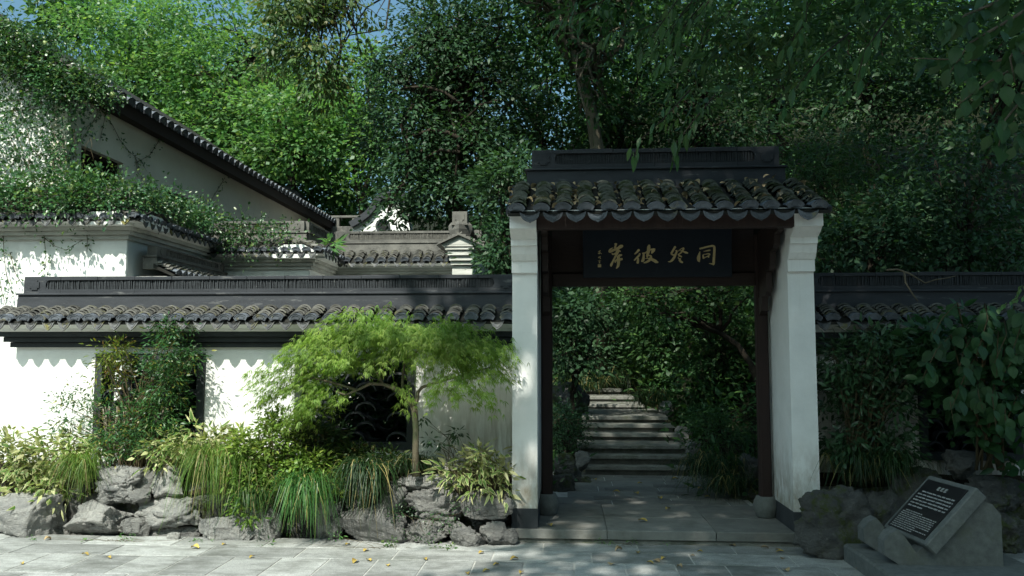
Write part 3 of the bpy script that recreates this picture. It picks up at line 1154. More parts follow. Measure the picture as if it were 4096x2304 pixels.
# ================================================================== HOUSE on the left
def house():
    y0, y1 = 11.5, 24.6
    xw = at(272, 500, y0)[0]
    xf = xw + .222                       # outer face of the fascia
    r1, s1 = slopes(442, 389)
    r2, s2 = slopes(1063, 798)
    ze = CAM[2] + (s1 * xf / r1 + s2 * xf / r2) / 2 + .12
    t = thing('house', 'long white house with a tiled eave sloping out of view, ivy on its front', 'house', (xw, y0, 0))
    D = y1 - y0
    # windows of the side wall
    wa = at(326, 600, 11.5)
    wins = []
    for (pl, pr, pt, pb) in ((326, 494, 580, 760), (655, 770, 752, 900)):
        ya = xw / slopes(pl, pt)[0]
        yb = xw / slopes(pr, pt + 60)[0]
        z1 = at(pl, pt, ya)[2]
        wins.append((ya - y0, yb - y0, z1 - 1.0, z1))
    ys = sorted({0.0, D} | {w[0] for w in wins} | {w[1] for w in wins})
    mb = MB()
    for a, b in zip(ys[:-1], ys[1:]):
        hole = [w for w in wins if w[0] <= a + 1e-6 and w[1] >= b - 1e-6]
        if hole:
            mb.box(-.25, 0, a, b, -.1, hole[0][2])
            mb.box(-.25, 0, a, b, hole[0][3], ze - .1)
        else:
            mb.box(-.25, 0, a, b, -.1, ze - .1)
    # front gable wall
    rise = math.tan(R(33))
    mb.build('wall', 'plaster_tan', t)
    mb = MB()
    mb.prism([(-9, -.1), (0 - .251, -.1), (-.251, ze - .1), (-4.6, ze - .1 + 4.35 * rise), (-9, ze - .1 + .15 * rise)], 'y', 0, .25)
    mb.build('gable_wall', 'plaster_white', t)
    for (a, b, z0, z1) in wins:
        f = MB()
        for q in ((a, b, z0, z0 + .07), (a, b, z1 - .07, z1)):
            f.box(-.20, -.10, q[0], q[1], q[2], q[3])
        f.box(-.199, -.101, a, a + .07, z0 + .07, z1 - .07)
        f.box(-.199, -.101, b - .07, b, z0 + .07, z1 - .07)
        n = max(4, int((b - a) / .14))
        for i in range(1, n):
            yy = a + (b - a) * i / n
            f.box(-.17, -.13, yy - .014, yy + .014, z0 + .07, z1 - .07)
        for i in range(1, 6):
            zz = z0 + (z1 - z0) * i / 6
            f.box(-.165, -.135, a + .07, b - .07, zz - .012, zz + .012)
        w = f.build('window', 'wood_red', t)
        g = MB()
        g.box(-.215, -.205, a + .01, b - .01, z0 + .01, z1 - .01)
        g.build('pane', 'glass_dark', w)
    # roof slab, fascia, verge
    mb = MB()
    xr = -4.6
    zr = ze + (0.22 - xr) * rise
    th = .10
    mb.prism([(.22, ze), (.22, ze + th), (xr, zr + th), (-9.6, ze + .2), (-9.6, ze + .1), (xr, zr)], 'y', -.25, D + .3)
    roof = mb.build('roof', 'roof_bed', t)
    mb = MB()
    mb.box(.16, .223, -.25, D + .3, ze - .12, ze + .06)
    mb.box(-.02, .16, -.24, D + .29, ze - .099, ze - .05)
    mb.build('fascia', 'wood_red', t)
    rng = random.Random(5)
    n = int((D + .5) / .27)
    ang = math.atan(rise)
    for i in range(n):
        y = -.15 + i * .27
        for j in range(3):
            s = j * .11
            inst('eave_tile' if j == 0 else 'cover_tile', TILES[1] if j == 0 else TILES[0], roof,
                 TRS((.27 - s * math.cos(ang), y + rng.uniform(-.01, .01), ze + .125 + s * math.sin(ang)), (ang - .25, rng.uniform(-.05, .05), R(90)), (1.7, 1.3, 1.9)))
    return y0, ze, rise, xw


HOUSE = house()


def curved_gable(name, label, Y, outline, window=None):
    """far white gable wall with a sweeping tiled coping; outline = lower edge points and coping points in photo pixels"""
    coping, base_y = outline
    c = at(coping[0][0], base_y, Y)
    t = thing(name, label, 'wall', (c[0], Y, c[2]))
    pts = [(at(x, y, Y)[0] - c[0], at(x, y, Y)[2] - c[2]) for x, y in coping]
    body = pts + [(pts[-1][0], -2.0), (pts[0][0], -2.0)]
    mb = MB()
    mb.prism(body[::-1], 'y', 0, .4)
    mb.build('wall_body', 'plaster_white', t)
    mb = MB()
    w = .17
    n = len(pts)
    vs, fs = [], []
    for i, (x, z) in enumerate(pts):
        a = pts[max(0, i - 1)]
        b = pts[min(n - 1, i + 1)]
        dx, dz = b[0] - a[0], b[1] - a[1]
        l = math.hypot(dx, dz)
        nx, nz = -dz / l, dx / l
        if nz < 0:
            nx, nz = -nx, -nz
        for y in (-.16, .56):
            vs += [(x, y, z), (x + nx * w, y, z + nz * w)]
    for i in range(n - 1):
        a, b = i * 4, i * 4 + 4
        fs += [(a, b, b + 1, a + 1), (a + 2, a + 3, b + 3, b + 2), (a + 1, b + 1, b + 3, a + 3), (a, a + 2, b + 2, b)]
    fs += [(0, 1, 3, 2), (n * 4 - 4, n * 4 - 2, n * 4 - 1, n * 4 - 3)]
    mb.add(vs, fs)
    mb.build('coping', 'ridge_dark', t)
    if window:
        q = at(window[0], window[1], Y)
        r = window[2] * pxm(Y)
        mb = MB()
        prof = [(r * .72, 0), (r, 0), (r, .08), (r * .72, .08)]
        seg = 24
        vs, fs = [], []
        for rr, yy in prof:
            for k2 in range(seg):
                an = 2 * math.pi * k2 / seg
                vs.append((q[0] - c[0] + rr * math.cos(an), -.06 + yy, q[2] - c[2] + rr * math.sin(an)))
        for i in range(4):
            for k2 in range(seg):
                j = (k2 + 1) % seg
                i2 = (i + 1) % 4
                fs.append((i * seg + k2, i * seg + j, i2 * seg + j, i2 * seg + k2))
        mb.add(vs, fs)
        w = mb.build('round_window', 'cornice_dark', t)
        g = MB()
        g.prism([(q[0] - c[0] + r * .74 * math.cos(2 * math.pi * k2 / seg), q[2] - c[2] + r * .74 * math.sin(2 * math.pi * k2 / seg)) for k2 in range(seg)], 'y', -.02, -.012)
        g.build('pane', 'glass_dark', w)


curved_gable('curved_gable_wall', 'far white gable wall with a swept dark coping and round window', 22.5,
             ([(1412, 912), (1445, 893), (1480, 868), (1505, 840), (1518, 815), (1532, 800), (1580, 790), (1640, 800)], 960), (1532, 905, 30))
curved_gable('curved_gable_wall', 'far white gable peeping over the house eave under the trees', 26.0,
             ([(1060, 770), (1110, 768), (1165, 768), (1185, 790), (1200, 830), (1230, 870)], 900))
# far grey garden terrace between the two gables
q = at(1380, 900, 24.5)
tw = thing('terrace_wall', 'far grey stone terrace wall seen between the two white gables', 'wall', (q[0], 24.5, 0))
mb = MB()
mb.bbox(-.9, .9, 0, .4, -.1, at(1380, 905, 24.5)[2], .03)
mb.build('wall_body', 'ridge_grey', tw)
mb = MB()
for i in range(4):
    mb.bbox(-.85 + i * .52, -.73 + i * .52, .1, .25, at(1380, 905, 24.5)[2], at(1380, 868, 24.5)[2], .01)
mb.bbox(-.9, .9, .08, .27, at(1380, 868, 24.5)[2], at(1380, 860, 24.5)[2], .01)
mb.build('balustrade', 'ridge_grey', tw)


# ================================================================== GATE
def brush(mb, strokes, to, y0):
    """calligraphy: each stroke is a ribbon of changing width with round ends; later strokes stand a hair prouder"""
    for si, st in enumerate(strokes):
        pts = [np.array(p[:2], float) for p in st]
        ws = [p[2] for p in st]
        # densify
        P, W = [], []
        for i in range(len(pts) - 1):
            for k in range(4):
                u = k / 4
                P.append(pts[i] * (1 - u) + pts[i + 1] * u)
                W.append(ws[i] * (1 - u) + ws[i + 1] * u)
        P.append(pts[-1])
        W.append(ws[-1])
        for _ in range(2):
            P = [P[0]] + [(P[i - 1] + 2 * P[i] + P[i + 1]) / 4 for i in range(1, len(P) - 1)] + [P[-1]]
        Lp, Rp = [], []
        for i, p in enumerate(P):
            d = P[min(i + 1, len(P) - 1)] - P[max(i - 1, 0)]
            d = d / (np.linalg.norm(d) + 1e-9)
            nrm = np.array([-d[1], d[0]]) * W[i] / 2
            Lp.append(p + nrm)
            Rp.append(p - nrm)
        d0 = (P[0] - P[1]) / (np.linalg.norm(P[0] - P[1]) + 1e-9)
        d1 = (P[-1] - P[-2]) / (np.linalg.norm(P[-1] - P[-2]) + 1e-9)
        h = .007 + .0006 * si
        rows = []
        rows.append((P[0] + d0 * W[0] * .22, P[0] + d0 * W[0] * .22))
        for a, b in zip(Lp, Rp):
            rows.append((a, b))
        rows.append((P[-1] + d1 * W[-1] * .22, P[-1] + d1 * W[-1] * .22))
        vs, fs = [], []
        for a, b in rows:
            A, B = to(a), to(b)
            vs += [(A[0], y0, A[1]), (B[0], y0, B[1]), (A[0], y0 - h, A[1]), (B[0], y0 - h, B[1])]
        for i in range(len(rows) - 1):
            a, b = 4 * i, 4 * i + 4
            fs += [(a + 2, a + 3, b + 3, b + 2), (a, a + 2, b + 2, b), (a + 1, b + 1, b + 3, a + 3)]
        mb.add(vs, fs)


GLYPHS = [
    ((2420, 960, .0897), [
        [(480, 165, 125), (475, 250, 80), (440, 350, 95)],
        [(350, 345, 22), (220, 430, 70), (200, 520, 130), (300, 490, 110), (450, 420, 105), (580, 370, 110), (700, 290, 150), (790, 268, 95)],
        [(480, 520, 30), (560, 470, 90), (690, 510, 45)], [(620, 440, 80), (545, 560, 115), (520, 640, 110)],
        [(310, 600, 50), (350, 650, 60), (480, 600, 80), (600, 540, 90)],
        [(510, 650, 100), (430, 800, 85), (350, 960, 80), (270, 1120, 110), (275, 1180, 50)],
        [(560, 740, 50), (640, 690, 100), (750, 670, 70)], [(430, 960, 60), (530, 890, 100), (650, 870, 110), (770, 850, 90)],
        [(440, 975, 60), (470, 985, 90)], [(590, 720, 120), (600, 880, 150), (600, 1050, 125), (580, 1170, 110), (500, 1270, 40)]]),
    ((2525, 960, .0828), [
        [(375, 470, 120), (270, 590, 90), (165, 680, 60)], [(410, 650, 70), (400, 720, 90), (280, 850, 90), (145, 985, 60)],
        [(330, 870, 60), (325, 1000, 110), (305, 1120, 110)],
        [(540, 650, 70), (680, 630, 60), (800, 530, 80), (900, 470, 80), (1080, 450, 90), (1150, 450, 60)],
        [(1095, 480, 150), (1000, 600, 110), (1000, 660, 40)], [(600, 680, 90), (590, 850, 110), (560, 1000, 150), (490, 1030, 70)],
        [(870, 250, 90), (840, 350, 160), (840, 500, 160), (800, 650, 130), (770, 780, 110), (770, 860, 40)],
        [(680, 900, 20), (850, 890, 40), (940, 880, 110)],
        [(850, 740, 40), (940, 770, 90), (960, 870, 110), (870, 990, 120), (720, 1080, 90), (600, 1100, 40)],
        [(930, 920, 110), (1080, 980, 130), (1200, 1060, 140), (1300, 1090, 50)]]),
    ((2660, 970, .0725), [
        [(565, 230, 120), (440, 440, 110), (340, 610, 110)], [(330, 620, 90), (440, 690, 80), (540, 690, 70)],
        [(570, 460, 20), (640, 440, 60), (650, 500, 100), (560, 700, 120), (510, 820, 130), (400, 980, 130), (260, 1070, 70), (165, 1050, 20)],
        [(730, 480, 30), (870, 360, 40), (1000, 300, 50), (1030, 330, 90), (950, 480, 100), (830, 620, 70), (700, 660, 30)],
        [(850, 440, 30), (1000, 500, 60), (1130, 550, 110), (1260, 590, 60)], [(740, 690, 60), (830, 750, 80), (920, 790, 70)],
        [(770, 770, 30), (700, 850, 25), (780, 900, 60), (860, 900, 70), (790, 960, 110), (860, 1060, 110), (970, 1110, 80)]]),
    ((2770, 970, .0725), [
        [(405, 500, 30), (370, 650, 110), (330, 850, 190), (340, 1000, 150), (390, 1070, 40)],
        [(400, 345, 90), (550, 310, 90), (800, 240, 90), (1100, 180, 100), (1200, 230, 120), (1210, 400, 120), (1190, 700, 130), (1170, 950, 130),
         (1160, 1150, 130), (1150, 1240, 80)],
        [(1150, 1200, 100), (1020, 1170, 50), (910, 1160, 15)], [(610, 495, 20), (780, 460, 60), (930, 430, 80), (980, 425, 40)],
        [(570, 680, 50), (590, 780, 90), (600, 890, 70)],
        [(590, 665, 25), (720, 650, 40), (870, 620, 60), (960, 650, 80), (880, 740, 60), (740, 800, 50), (620, 870, 50)],
        [(840, 760, 60), (900, 810, 90)]]),
]
SIGNATURE = [
    [[(200, 300, 30), (350, 210, 40)], [(280, 220, 30), (290, 420, 36)], [(200, 400, 50), (330, 350, 50)], [(350, 350, 30), (430, 420, 22)]],
    [[(210, 650, 40), (360, 600, 36)], [(260, 590, 34), (262, 690, 34)], [(320, 550, 25), (330, 660, 30), (358, 740, 35)]],
    [[(190, 860, 22), (285, 880, 22), (380, 860, 20)], [(290, 820, 40), (290, 980, 44)], [(240, 1000, 26), (340, 1000, 30)]],
]


def gate():
    Yp = 7.75
    t = thing('gate', 'tile roofed courtyard gate with two white corbelled piers', 'gate', (.88, Yp, 0))
    ox, oy = .88, Yp

    def B(fn, name, mat, parent=t, smooth=False, **kw):
        mb = MB()
        fn(mb)
        # local coordinates of the gate
        mb.v = [(x - ox, y - oy, z) for x, y, z in mb.v]
        return mb.build(name, mat, parent, smooth, **kw)
    # threshold: two courses of stone
    xl, xr = -.62, 2.32
    B(lambda m: m.bbox(xl - .02, xr + .02, 7.735, 9.08, -.05, .048, .006), 'threshold_course', 'stone_step')
    for i in range(3):
        a = xl + (xr - xl) * i / 3
        b = xl + (xr - xl) * (i + 1) / 3
        for (ya, yb) in ((7.71, 8.35), (8.354, 9.07)):
            B(lambda m: m.bbox(a + .002, b - .002, ya, yb, .050, .13, .006), 'threshold_slab', 'stone_floor')
    # piers
    for x0, x1, sgn in ((-.512, -.277, -1), (2.040, 2.277, 1)):
        p = B(lambda m: m.box(x0, x1, Yp, 9.05, .31, 3.0), 'pier', 'plaster_pier')
        B(lambda m: m.box(x0 - .003, x1 + .003, Yp - .004, 9.054, .13, .3095), 'plinth', 'plinth', p)
        # corbel courses stepping towards the viewer
        prof = [(2.498, 2.500, -.035), (2.610, 2.612, -.035)]
        yc = Yp
        poly = [(yc + .02, 2.492), (yc - .035, 2.492), (yc - .035, 2.602), (yc - .055, 2.606), (yc - .095, 2.66), (yc - .125, 2.735),
                (yc - .145, 2.737), (yc - .145, 2.795), (yc - .165, 2.798), (yc - .235, 2.83), (yc - .29, 2.868), (yc - .32, 2.870), (yc - .32, 3.035), (yc + .02, 3.035)]
        mb = MB()
        mb.prism([(y - oy, z) for y, z in poly][::-1], 'x', x0 - .004 - ox, x1 + .004 - ox)
        mb.build('corbel', 'plaster_pier', p)
    # columns on drums
    for cx in (-.205, 1.955):
        c = B(lambda m: m.bbox(cx - .058, cx + .058, 8.40, 8.52, .33, 2.95, .02), 'column', 'wood_red')
        B(lambda m: m.lathe([(.085, 0), (.098, .012), (.098, .03), (.118, .07), (.124, .11), (.112, .16), (.095, .19), (.088, .205)], (cx, 8.46, .13), 20), 'column_base',
          'stone_sign', c, True)
        # bracket that carries the eave beam: stepped board with two cut-outs
        def brk(m, cx=cx):
            th = .028
            prof = [(8.40, 2.30), (8.16, 2.30), (8.10, 2.335), (8.08, 2.52), (7.96, 2.535), (7.93, 2.58), (7.92, 2.70), (7.80, 2.72), (7.76, 2.765), (7.75, 2.84),
                    (7.62, 2.86), (7.58, 2.90), (7.57, 2.965), (8.40, 2.965)]
            m.prism([(y, z) for y, z in prof][::-1], 'x', cx - th, cx + th)
        B(brk, 'bracket', 'wood_dark')
        B(lambda m: m.prism([(8.40, 2.12), (8.30, 2.16), (8.27, 2.30), (8.40, 2.299)][::-1], 'x', cx - .035, cx + .035), 'bracket', 'wood_dark')
    # frame between the columns
    B(lambda m: m.bbox(-.147, 1.897, 8.41, 8.51, 2.425, 2.555, .008), 'lintel', 'wood_dark')
    B(lambda m: m.box(-.147, 1.897, 8.45, 8.475, 2.5555, 3.0), 'panel', 'wood_dark')
    for x in (.42, .95, 1.45):
        B(lambda m: m.box(x - .03, x + .03, 8.425, 8.449, 2.556, 3.0), 'panel_rail', 'wood_dark')
    # eave beam
    B(lambda m: m.bbox(-.278, 2.041, 7.46, 7.56, 2.868, 2.995, .008), 'eave_beam', 'wood_beam')
    B(lambda m: m.bbox(-.54, 2.31, 7.40, 7.55, 2.997, 3.030, .004), 'eave_board', 'plaster_pier')
    # rafters under the roof
    for i in range(12):
        x = -.2 + i * .19
        def raf(m, x=x):
            m.prism([(7.55, 3.01), (7.55, 3.055), (8.4, 3.42), (8.4, 3.37)][::-1], 'x', x - .025, x + .025)
        B(raf, 'rafter', 'wood_red')
    # roof
    lo = bpy.data.objects.new('roof', None)
    link(lo, t)
    lo.location = (0, 0, 0)
    k = 1.12
    x0, x1 = -.53 - ox, 2.325 - ox
    ye, yr = 7.33 - oy, 8.27 - oy
    ze, zr = 3.035, 3.455
    roof_parts(t, x0, x1, ye, yr, ze, zr, .203, GTILES, 31, exposure=.062, k=k)
    B(lambda m: m.prism([(9.45, 3.03), (8.55, 3.455), (8.55, 3.40), (9.45, 2.98)], 'x', -.53, 2.325), 'rear_slope', 'roof_bed')
    # verge courses at both ends of the roof
    for xx in (-.545, 2.30):
        def vg(m, xx=xx):
            m.prism([(7.36, 2.985), (7.36, 3.03), (8.3, 3.45), (9.4, 3.0), (9.4, 2.96), (8.3, 3.40)][::-1], 'x', xx, xx + .04)
        B(vg, 'verge', 'ridge_dark')
    bpy.data.objects.remove(lo)
    # ridge
    rt = MB()
    ridge_parts(t, -.35 - ox, 2.135 - ox, 8.41 - oy, .22, 3.475, 3.598, 3.815, 'ridge_dark', 'slat_dark', 91)
    return t


gate()


def name_plaque():
    Y = 8.33
    tl, tr, bl, br = at(2332, 948, Y), at(2926, 945, Y), at(2335, 1110, Y), at(2918, 1108, Y)
    cx, cz = (tl[0] + tr[0]) / 2, (tl[2] + bl[2]) / 2
    hw, hh = (tr[0] - tl[0]) / 2, (tl[2] - bl[2]) / 2
    t = thing('name_plaque', 'dark blue name plaque with gilded calligraphy hung under the gate eave', 'sign', (cx, Y, cz))
    mb = MB()
    mb.bbox(-hw, hw, 0, .04, -hh, hh + .08, .004)
    mb.build('board', 'plaque_blue', t)

    def mapper(ox, oy, s):
        def to(p):
            q = at(ox + p[0] * s, oy + p[1] * s, Y)
            return (q[0] - cx, q[2] - cz)
        return to
    for (o, strokes) in GLYPHS:
        mb = MB()
        brush(mb, strokes, mapper(*o), -.0005)
        mb.build('character', 'gold', t)
    for g in SIGNATURE:
        mb = MB()
        brush(mb, g, mapper(2380, 990, .0621), -.0005)
        mb.build('signature', 'gold', t)
    to = mapper(2380, 990, .0621)
    a, b = to((182, 1272)), to((395, 1085))
    mb = MB()
    mb.box(a[0], b[0], -.006, .001, a[1], b[1])
    mb.build('seal', 'gold', t)


name_plaque()


# ================================================================== INFORMATION STONE
def info_stone():
    # slab leaning back, its face turned to the left
    bl = Vector((2.58, 7.10, .315))
    yaw, tilt = -1.475, .80
    w, h, th = .665, .585, .10
    t = thing('information_stone', 'slanted stone tablet with a black engraved plate on low supports', 'sign', (2.89, 6.85, 0))
    f = Vector((math.sin(yaw), -math.cos(yaw), 0))
    r = Vector((math.cos(yaw), math.sin(yaw), 0))
    v = -f * math.cos(tilt) + Vector((0, 0, 1)) * math.sin(tilt)
    n = r.cross(v)
    M = Matrix(((r.x, v.x, n.x, bl.x - 2.89), (r.y, v.y, n.y, bl.y - 6.85), (r.z, v.z, n.z, bl.z), (0, 0, 0, 1)))
    mb = MB()
    mb.bbox(0, w, 0, h, -th, 0, .010)
    s = mb.build('tablet', 'stone_sign', t)
    s.matrix_local = M
    mb = MB()
    mb.box(.045, w - .055, .035, h - .045, .0008, .006)
    s = mb.build('plate', 'sign_face', t)
    s.matrix_local = M
    rng = random.Random(12)
    # flat print: a three-character heading and two blocks of small lines
    head = MB()
    for i in range(3):
        cx, cy = w * .5 - .055 + i * .05, h - .105
        for dx, dy, a, b in ((0, .014, .017, .003), (0, .003, .013, .003), (0, -.012, .017, .003)):
            head.box(cx + dx - a, cx + dx + a, cy + dy - b, cy + dy + b, .0061, .0075)
        head.box(cx - .0025, cx + .0025, cy - .018, cy + .019, .0061, .0078)
        head.box(cx - .015, cx - .011, cy - .012 - .004 * i, cy + .008, .0061, .0080)
    s = head.build('heading', 'sign_text', t)
    s.matrix_local = M
    for (name, ya, rows, dy, hh, short) in (('text_block', h - .165, 6, .030, .0075, (5,)), ('text_block', h - .365, 10, .0185, .0048, (0, 7, 9))):
        m = MB()
        for k in range(rows):
            y = ya - k * dy
            x = .075 + (0.03 if k == 0 else 0)
            end = w - .085
            if k in short:
                end = w * (.45 if rows == 6 else (.62 if k else .55))
            while x < end - .01:
                lw = rng.uniform(.018, .052) if rows == 10 else rng.uniform(.03, .09)
                lw = min(lw, end - x)
                q = x
                while q < x + lw - .004:
                    cw = hh * rng.uniform(.7, 1.0)
                    m.box(q, q + cw, y - hh * rng.uniform(.55, 1), y + hh * rng.uniform(.5, 1), .0061, .0068)
                    q += cw + hh * .35
                x += lw + hh * 1.3
        s = m.build(name, 'sign_text', t)
        s.matrix_local = M
    # two supports with rounded noses, profile in (x, z), running along +x
    for yy in (7.06 - 6.85, 6.62 - 6.85):
        prof = [(-.40, .145), (.36, .145), (.36, .52), (.30, .60), (.22, .63), (-.27, .235), (-.345, .345), (-.395, .405), (-.455, .375), (-.50, .315), (-.50, .215)]
        mb = MB()
        mb.prism(prof[::-1], 'y', yy - .07, yy + .07)
        mb.build('support', 'stone_sign', t)
    mb = MB()
    mb.bbox(-.58, .58, -.62, .42, -.02, .145, .02)
    mb.build('base', 'stone_sign', t)


info_stone()


# ================================================================== ROCKS
def rock(label, px, py, wpx, hpx, Y, mat='rock_grey', seed=0, depth=.8, cuts=12, rough=.10, name='garden_rock', sub=4, group=None, tilt=0.0):
    k = pxm(Y)
    c = at(px, py, Y)
    rx, rz = wpx * k / 2 * 1.08, hpx * k / 2 * 1.08
    ry = (rx + rz) / 2 * depth
    rng = random.Random(seed * 7 + 3)
    bm = bmesh.new()
    bmesh.ops.create_icosphere(bm, subdivisions=sub, radius=1.0)
    planes = []
    for i in range(cuts):
        d = Vector((rng.gauss(0, 1), rng.gauss(0, 1) - .5, rng.gauss(0, .8))).normalized()
        planes.append((d, rng.uniform(.50, .80)))
    off = Vector((rng.uniform(0, 50), rng.uniform(0, 50), rng.uniform(0, 50)))
    for v in bm.verts:
        p = v.co.copy()
        # towards a rounded block
        q = Vector([math.copysign(abs(a) ** .72, a) for a in p])
        p = q
        for d, dist in planes:
            e = p.dot(d) - dist
            if e > 0:
                p -= d * e * .98
        nz = mnoise.fractal(p * 1.9 + off, 1.0, 2.1, 5)
        rid = 1 - abs(mnoise.noise(p * 2.4 + off * 1.3)) * 2
        strata = mnoise.noise(Vector((p.x * .7, p.y * .7, p.z * 4.2)) + off)
        fine = mnoise.fractal(p * 6.0 + off, 1.0, 2.1, 4)
        vd = mnoise.voronoi(p * 1.55 + off * .7 + Vector((nz, strata, nz)) * .35)[0]
        edge = max(0.0, 1 - (vd[1] - vd[0]) / .16)
        pit = max(0.0, mnoise.noise(p * 3.6 + off * 2.0) - .25)
        p += p.normalized() * (nz * rough * 1.0 + max(0, rid) * rough * -.8 + strata * rough * .45 + fine * rough * .55 - edge * rough * 1.15 - pit * rough * 1.6)
        v.co = (p.x * rx, p.y * ry, p.z * rz)
    # back to the wanted outline
    xs = [v.co.x for v in bm.verts]
    zs = [v.co.z for v in bm.verts]
    sx, sz = 2 * rx / (max(xs) - min(xs)), 2 * rz / (max(zs) - min(zs))
    mx, mz = (max(xs) + min(xs)) / 2, (max(zs) + min(zs)) / 2
    for v in bm.verts:
        v.co.x = (v.co.x - mx) * sx
        v.co.z = (v.co.z - mz) * sz
    me = bpy.data.meshes.new(name)
    bm.to_mesh(me)
    bm.free()
    me.materials.append(MATS[mat])
    me.polygons.foreach_set('use_smooth', [True] * len(me.polygons))
    o = bpy.data.objects.new(name, me)
    link(o)
    o.location = (c[0], Y + ry * .35, c[2])
    o.rotation_euler = (0, tilt, 0)
    return tag(o, label, 'rock', group)


ROCKS = [
    ('large smooth pale rock at the far left edge of the paving', 70, 2075, 330, 190, 7.75, 'rock_pale', 1, .8, 7, .05),
    ('pale angular rock with a dark lower face, second from the left edge', 375, 2085, 256, 148, 7.72, 'rock_pale', 2, .8, 10, .08),
    ('long jutting boulder at the top of the left rock pile', 452, 1940, 214, 150, 7.82, 'rock_pale', 3, .9, 8, .14),
    ('small rock wedged under the jutting boulder', 556, 1988, 96, 56, 7.78, 'rock_grey', 4, .9, 8, .12),
    ('smooth rock with a hollow at the top right of the left pile', 660, 1932, 146, 134, 7.84, 'rock_pale', 5, .9, 9, .10),
    ('narrow cracked rock between the two top boulders of the left pile', 573, 1925, 96, 110, 7.92, 'rock_grey', 6, .8, 9, .12),
    ('bright slab-like rock with an undercut front in the left pile', 662, 2058, 280, 128, 7.78, 'rock_pale', 7, .9, 11, .10),
    ('low mossy rock in the gap at the foot of the left pile', 530, 2118, 112, 84, 7.72, 'rock_grey', 8, .8, 8, .08),
    ('dark low rock in the shade under the undercut slab', 690, 2140, 220, 66, 7.84, 'rock_grey', 9, .7, 8, .08),
    ('small pointed stone chip lying at the edge of the paving', 690, 2150, 50, 36, 7.62, 'rock_pale', 10, .8, 9, .06),
    ('leaf-shadowed rock below the pale hanging grass', 900, 2125, 250, 110, 7.66, 'rock_pale', 11, .7, 8, .07),
    ('pale ragged rock just left of the bright green grass tuft', 1045, 2080, 150, 205, 7.70, 'rock_pale', 12, .7, 10, .13),
    ('tall ragged rock just right of the bright green grass tuft', 1310, 2090, 118, 232, 7.72, 'rock_pale', 13, .7, 10, .14),
    ('broad bluish shaded rock at the foot of the middle pile', 1480, 2108, 280, 160, 7.66, 'rock_grey', 14, .7, 7, .06),
    ('upright mottled rock under the slab of the middle pile', 1566, 2002, 124, 118, 7.80, 'rock_grey', 15, .8, 10, .13),
    ('sunlit flat-topped slab crowning the middle pile', 1728, 1950, 306, 92, 7.82, 'rock_pale', 16, .8, 10, .12),
    ('shaded bulging rock under the sunlit slab', 1735, 2035, 250, 156, 7.76, 'rock_grey', 17, .8, 10, .14),
    ('rounded oblong rock against the left gate pier', 1947, 2025, 206, 106, 7.62, 'rock_grey', 18, .8, 6, .05),
    ('pale pitted rock low down near the gate threshold', 1866, 2150, 132, 104, 7.55, 'rock_grey', 19, .7, 9, .12),
    ('squat dark rock beside the threshold under the oblong rock', 1988, 2142, 130, 100, 7.60, 'rock_grey', 20, .7, 9, .10),
    ('low creeper-covered rock at the foot of the sunlit slab', 1700, 2142, 230, 112, 7.66, 'rock_grey', 21, .7, 9, .12),
    ('dark hollowed rock behind the oblong rock by the pier', 1960, 2085, 170, 60, 7.78, 'rock_moss', 22, .7, 9, .10),
    ('little upright stone next to the gate threshold', 2052, 2146, 36, 62, 7.62, 'rock_grey', 23, .8, 8, .08),
    ('big humped mossy boulder leaning on the right gate pier', 3342, 2098, 300, 262, 7.36, 'rock_moss', 27, .75, 11, .12),
    ('small dark stone wedged beside the big mossy boulder', 3485, 2160, 90, 110, 7.45, 'rock_moss', 25, .8, 9, .09),
    ('moss-green sloping rock left of the stone tablet', 3545, 2065, 170, 180, 7.70, 'rock_moss', 26, .8, 9, .12),
    ('leaf-strewn ledge rock behind the stone tablet', 3665, 1945, 190, 140, 7.85, 'rock_moss', 27, .7, 10, .12),
    ('sun-dappled upright rock under the broad-leaved shrub', 3863, 1862, 140, 110, 8.0, 'rock_grey', 28, .8, 10, .11),
    ('dark stacked rock at the right, upper one beside the tablet', 4010, 1990, 230, 150, 7.7, 'rock_moss', 29, .8, 10, .12),
    ('dark stacked rock at the right, lower one beside the tablet', 4030, 2130, 250, 150, 7.6, 'rock_moss', 30, .8, 10, .12),
    # beside the garden path and the steps
    ('dark rock behind the left column base inside the gate', 2250, 1962, 110, 118, 9.9, 'rock_moss', 31, .8, 9, .10),
    ('tall dark rock left of the lowest garden step', 2270, 1880, 105, 125, 10.6, 'rock_moss', 32, .8, 9, .12),
    ('small pale-streaked rock at the left foot of the garden steps', 2332, 1848, 60, 82, 10.9, 'rock_grey', 33, .8, 9, .10),
    ('round dark rock sitting on the path edge left of the steps', 2340, 1940, 64, 62, 10.6, 'rock_moss', 34, .9, 7, .06),
    ('large dark boulder at the left of the upper garden steps', 2280, 1605, 150, 140, 13.0, 'rock_moss', 35, .8, 9, .10),
    ('bright rounded rock in sun beside the upper garden steps', 2668, 1637, 58, 62, 13.2, 'rock_pale', 36, .9, 6, .05),
    ('grey rock at the right end of the middle garden steps', 2738, 1738, 70, 60, 12.1, 'rock_grey', 37, .9, 8, .08),
    ('pitted rock at the right foot of the garden steps', 2772, 1806, 60, 86, 11.5, 'rock_grey', 38, .9, 9, .12),
    ('big shaded rock seen beside the right gate column', 2996, 1885, 100, 124, 9.9, 'rock_moss', 39, .8, 9, .10),
    ('flat grey rock on the ground before the right gate column', 2978, 1990, 120, 64, 9.5, 'rock_moss', 40, .8, 8, .07),
]
for i, r in enumerate(ROCKS):
    rock(r[0], r[1], r[2], r[3], r[4], r[5], r[6], r[7], r[8], r[9], r[10], sub=5 if r[3] > 195 else 4)


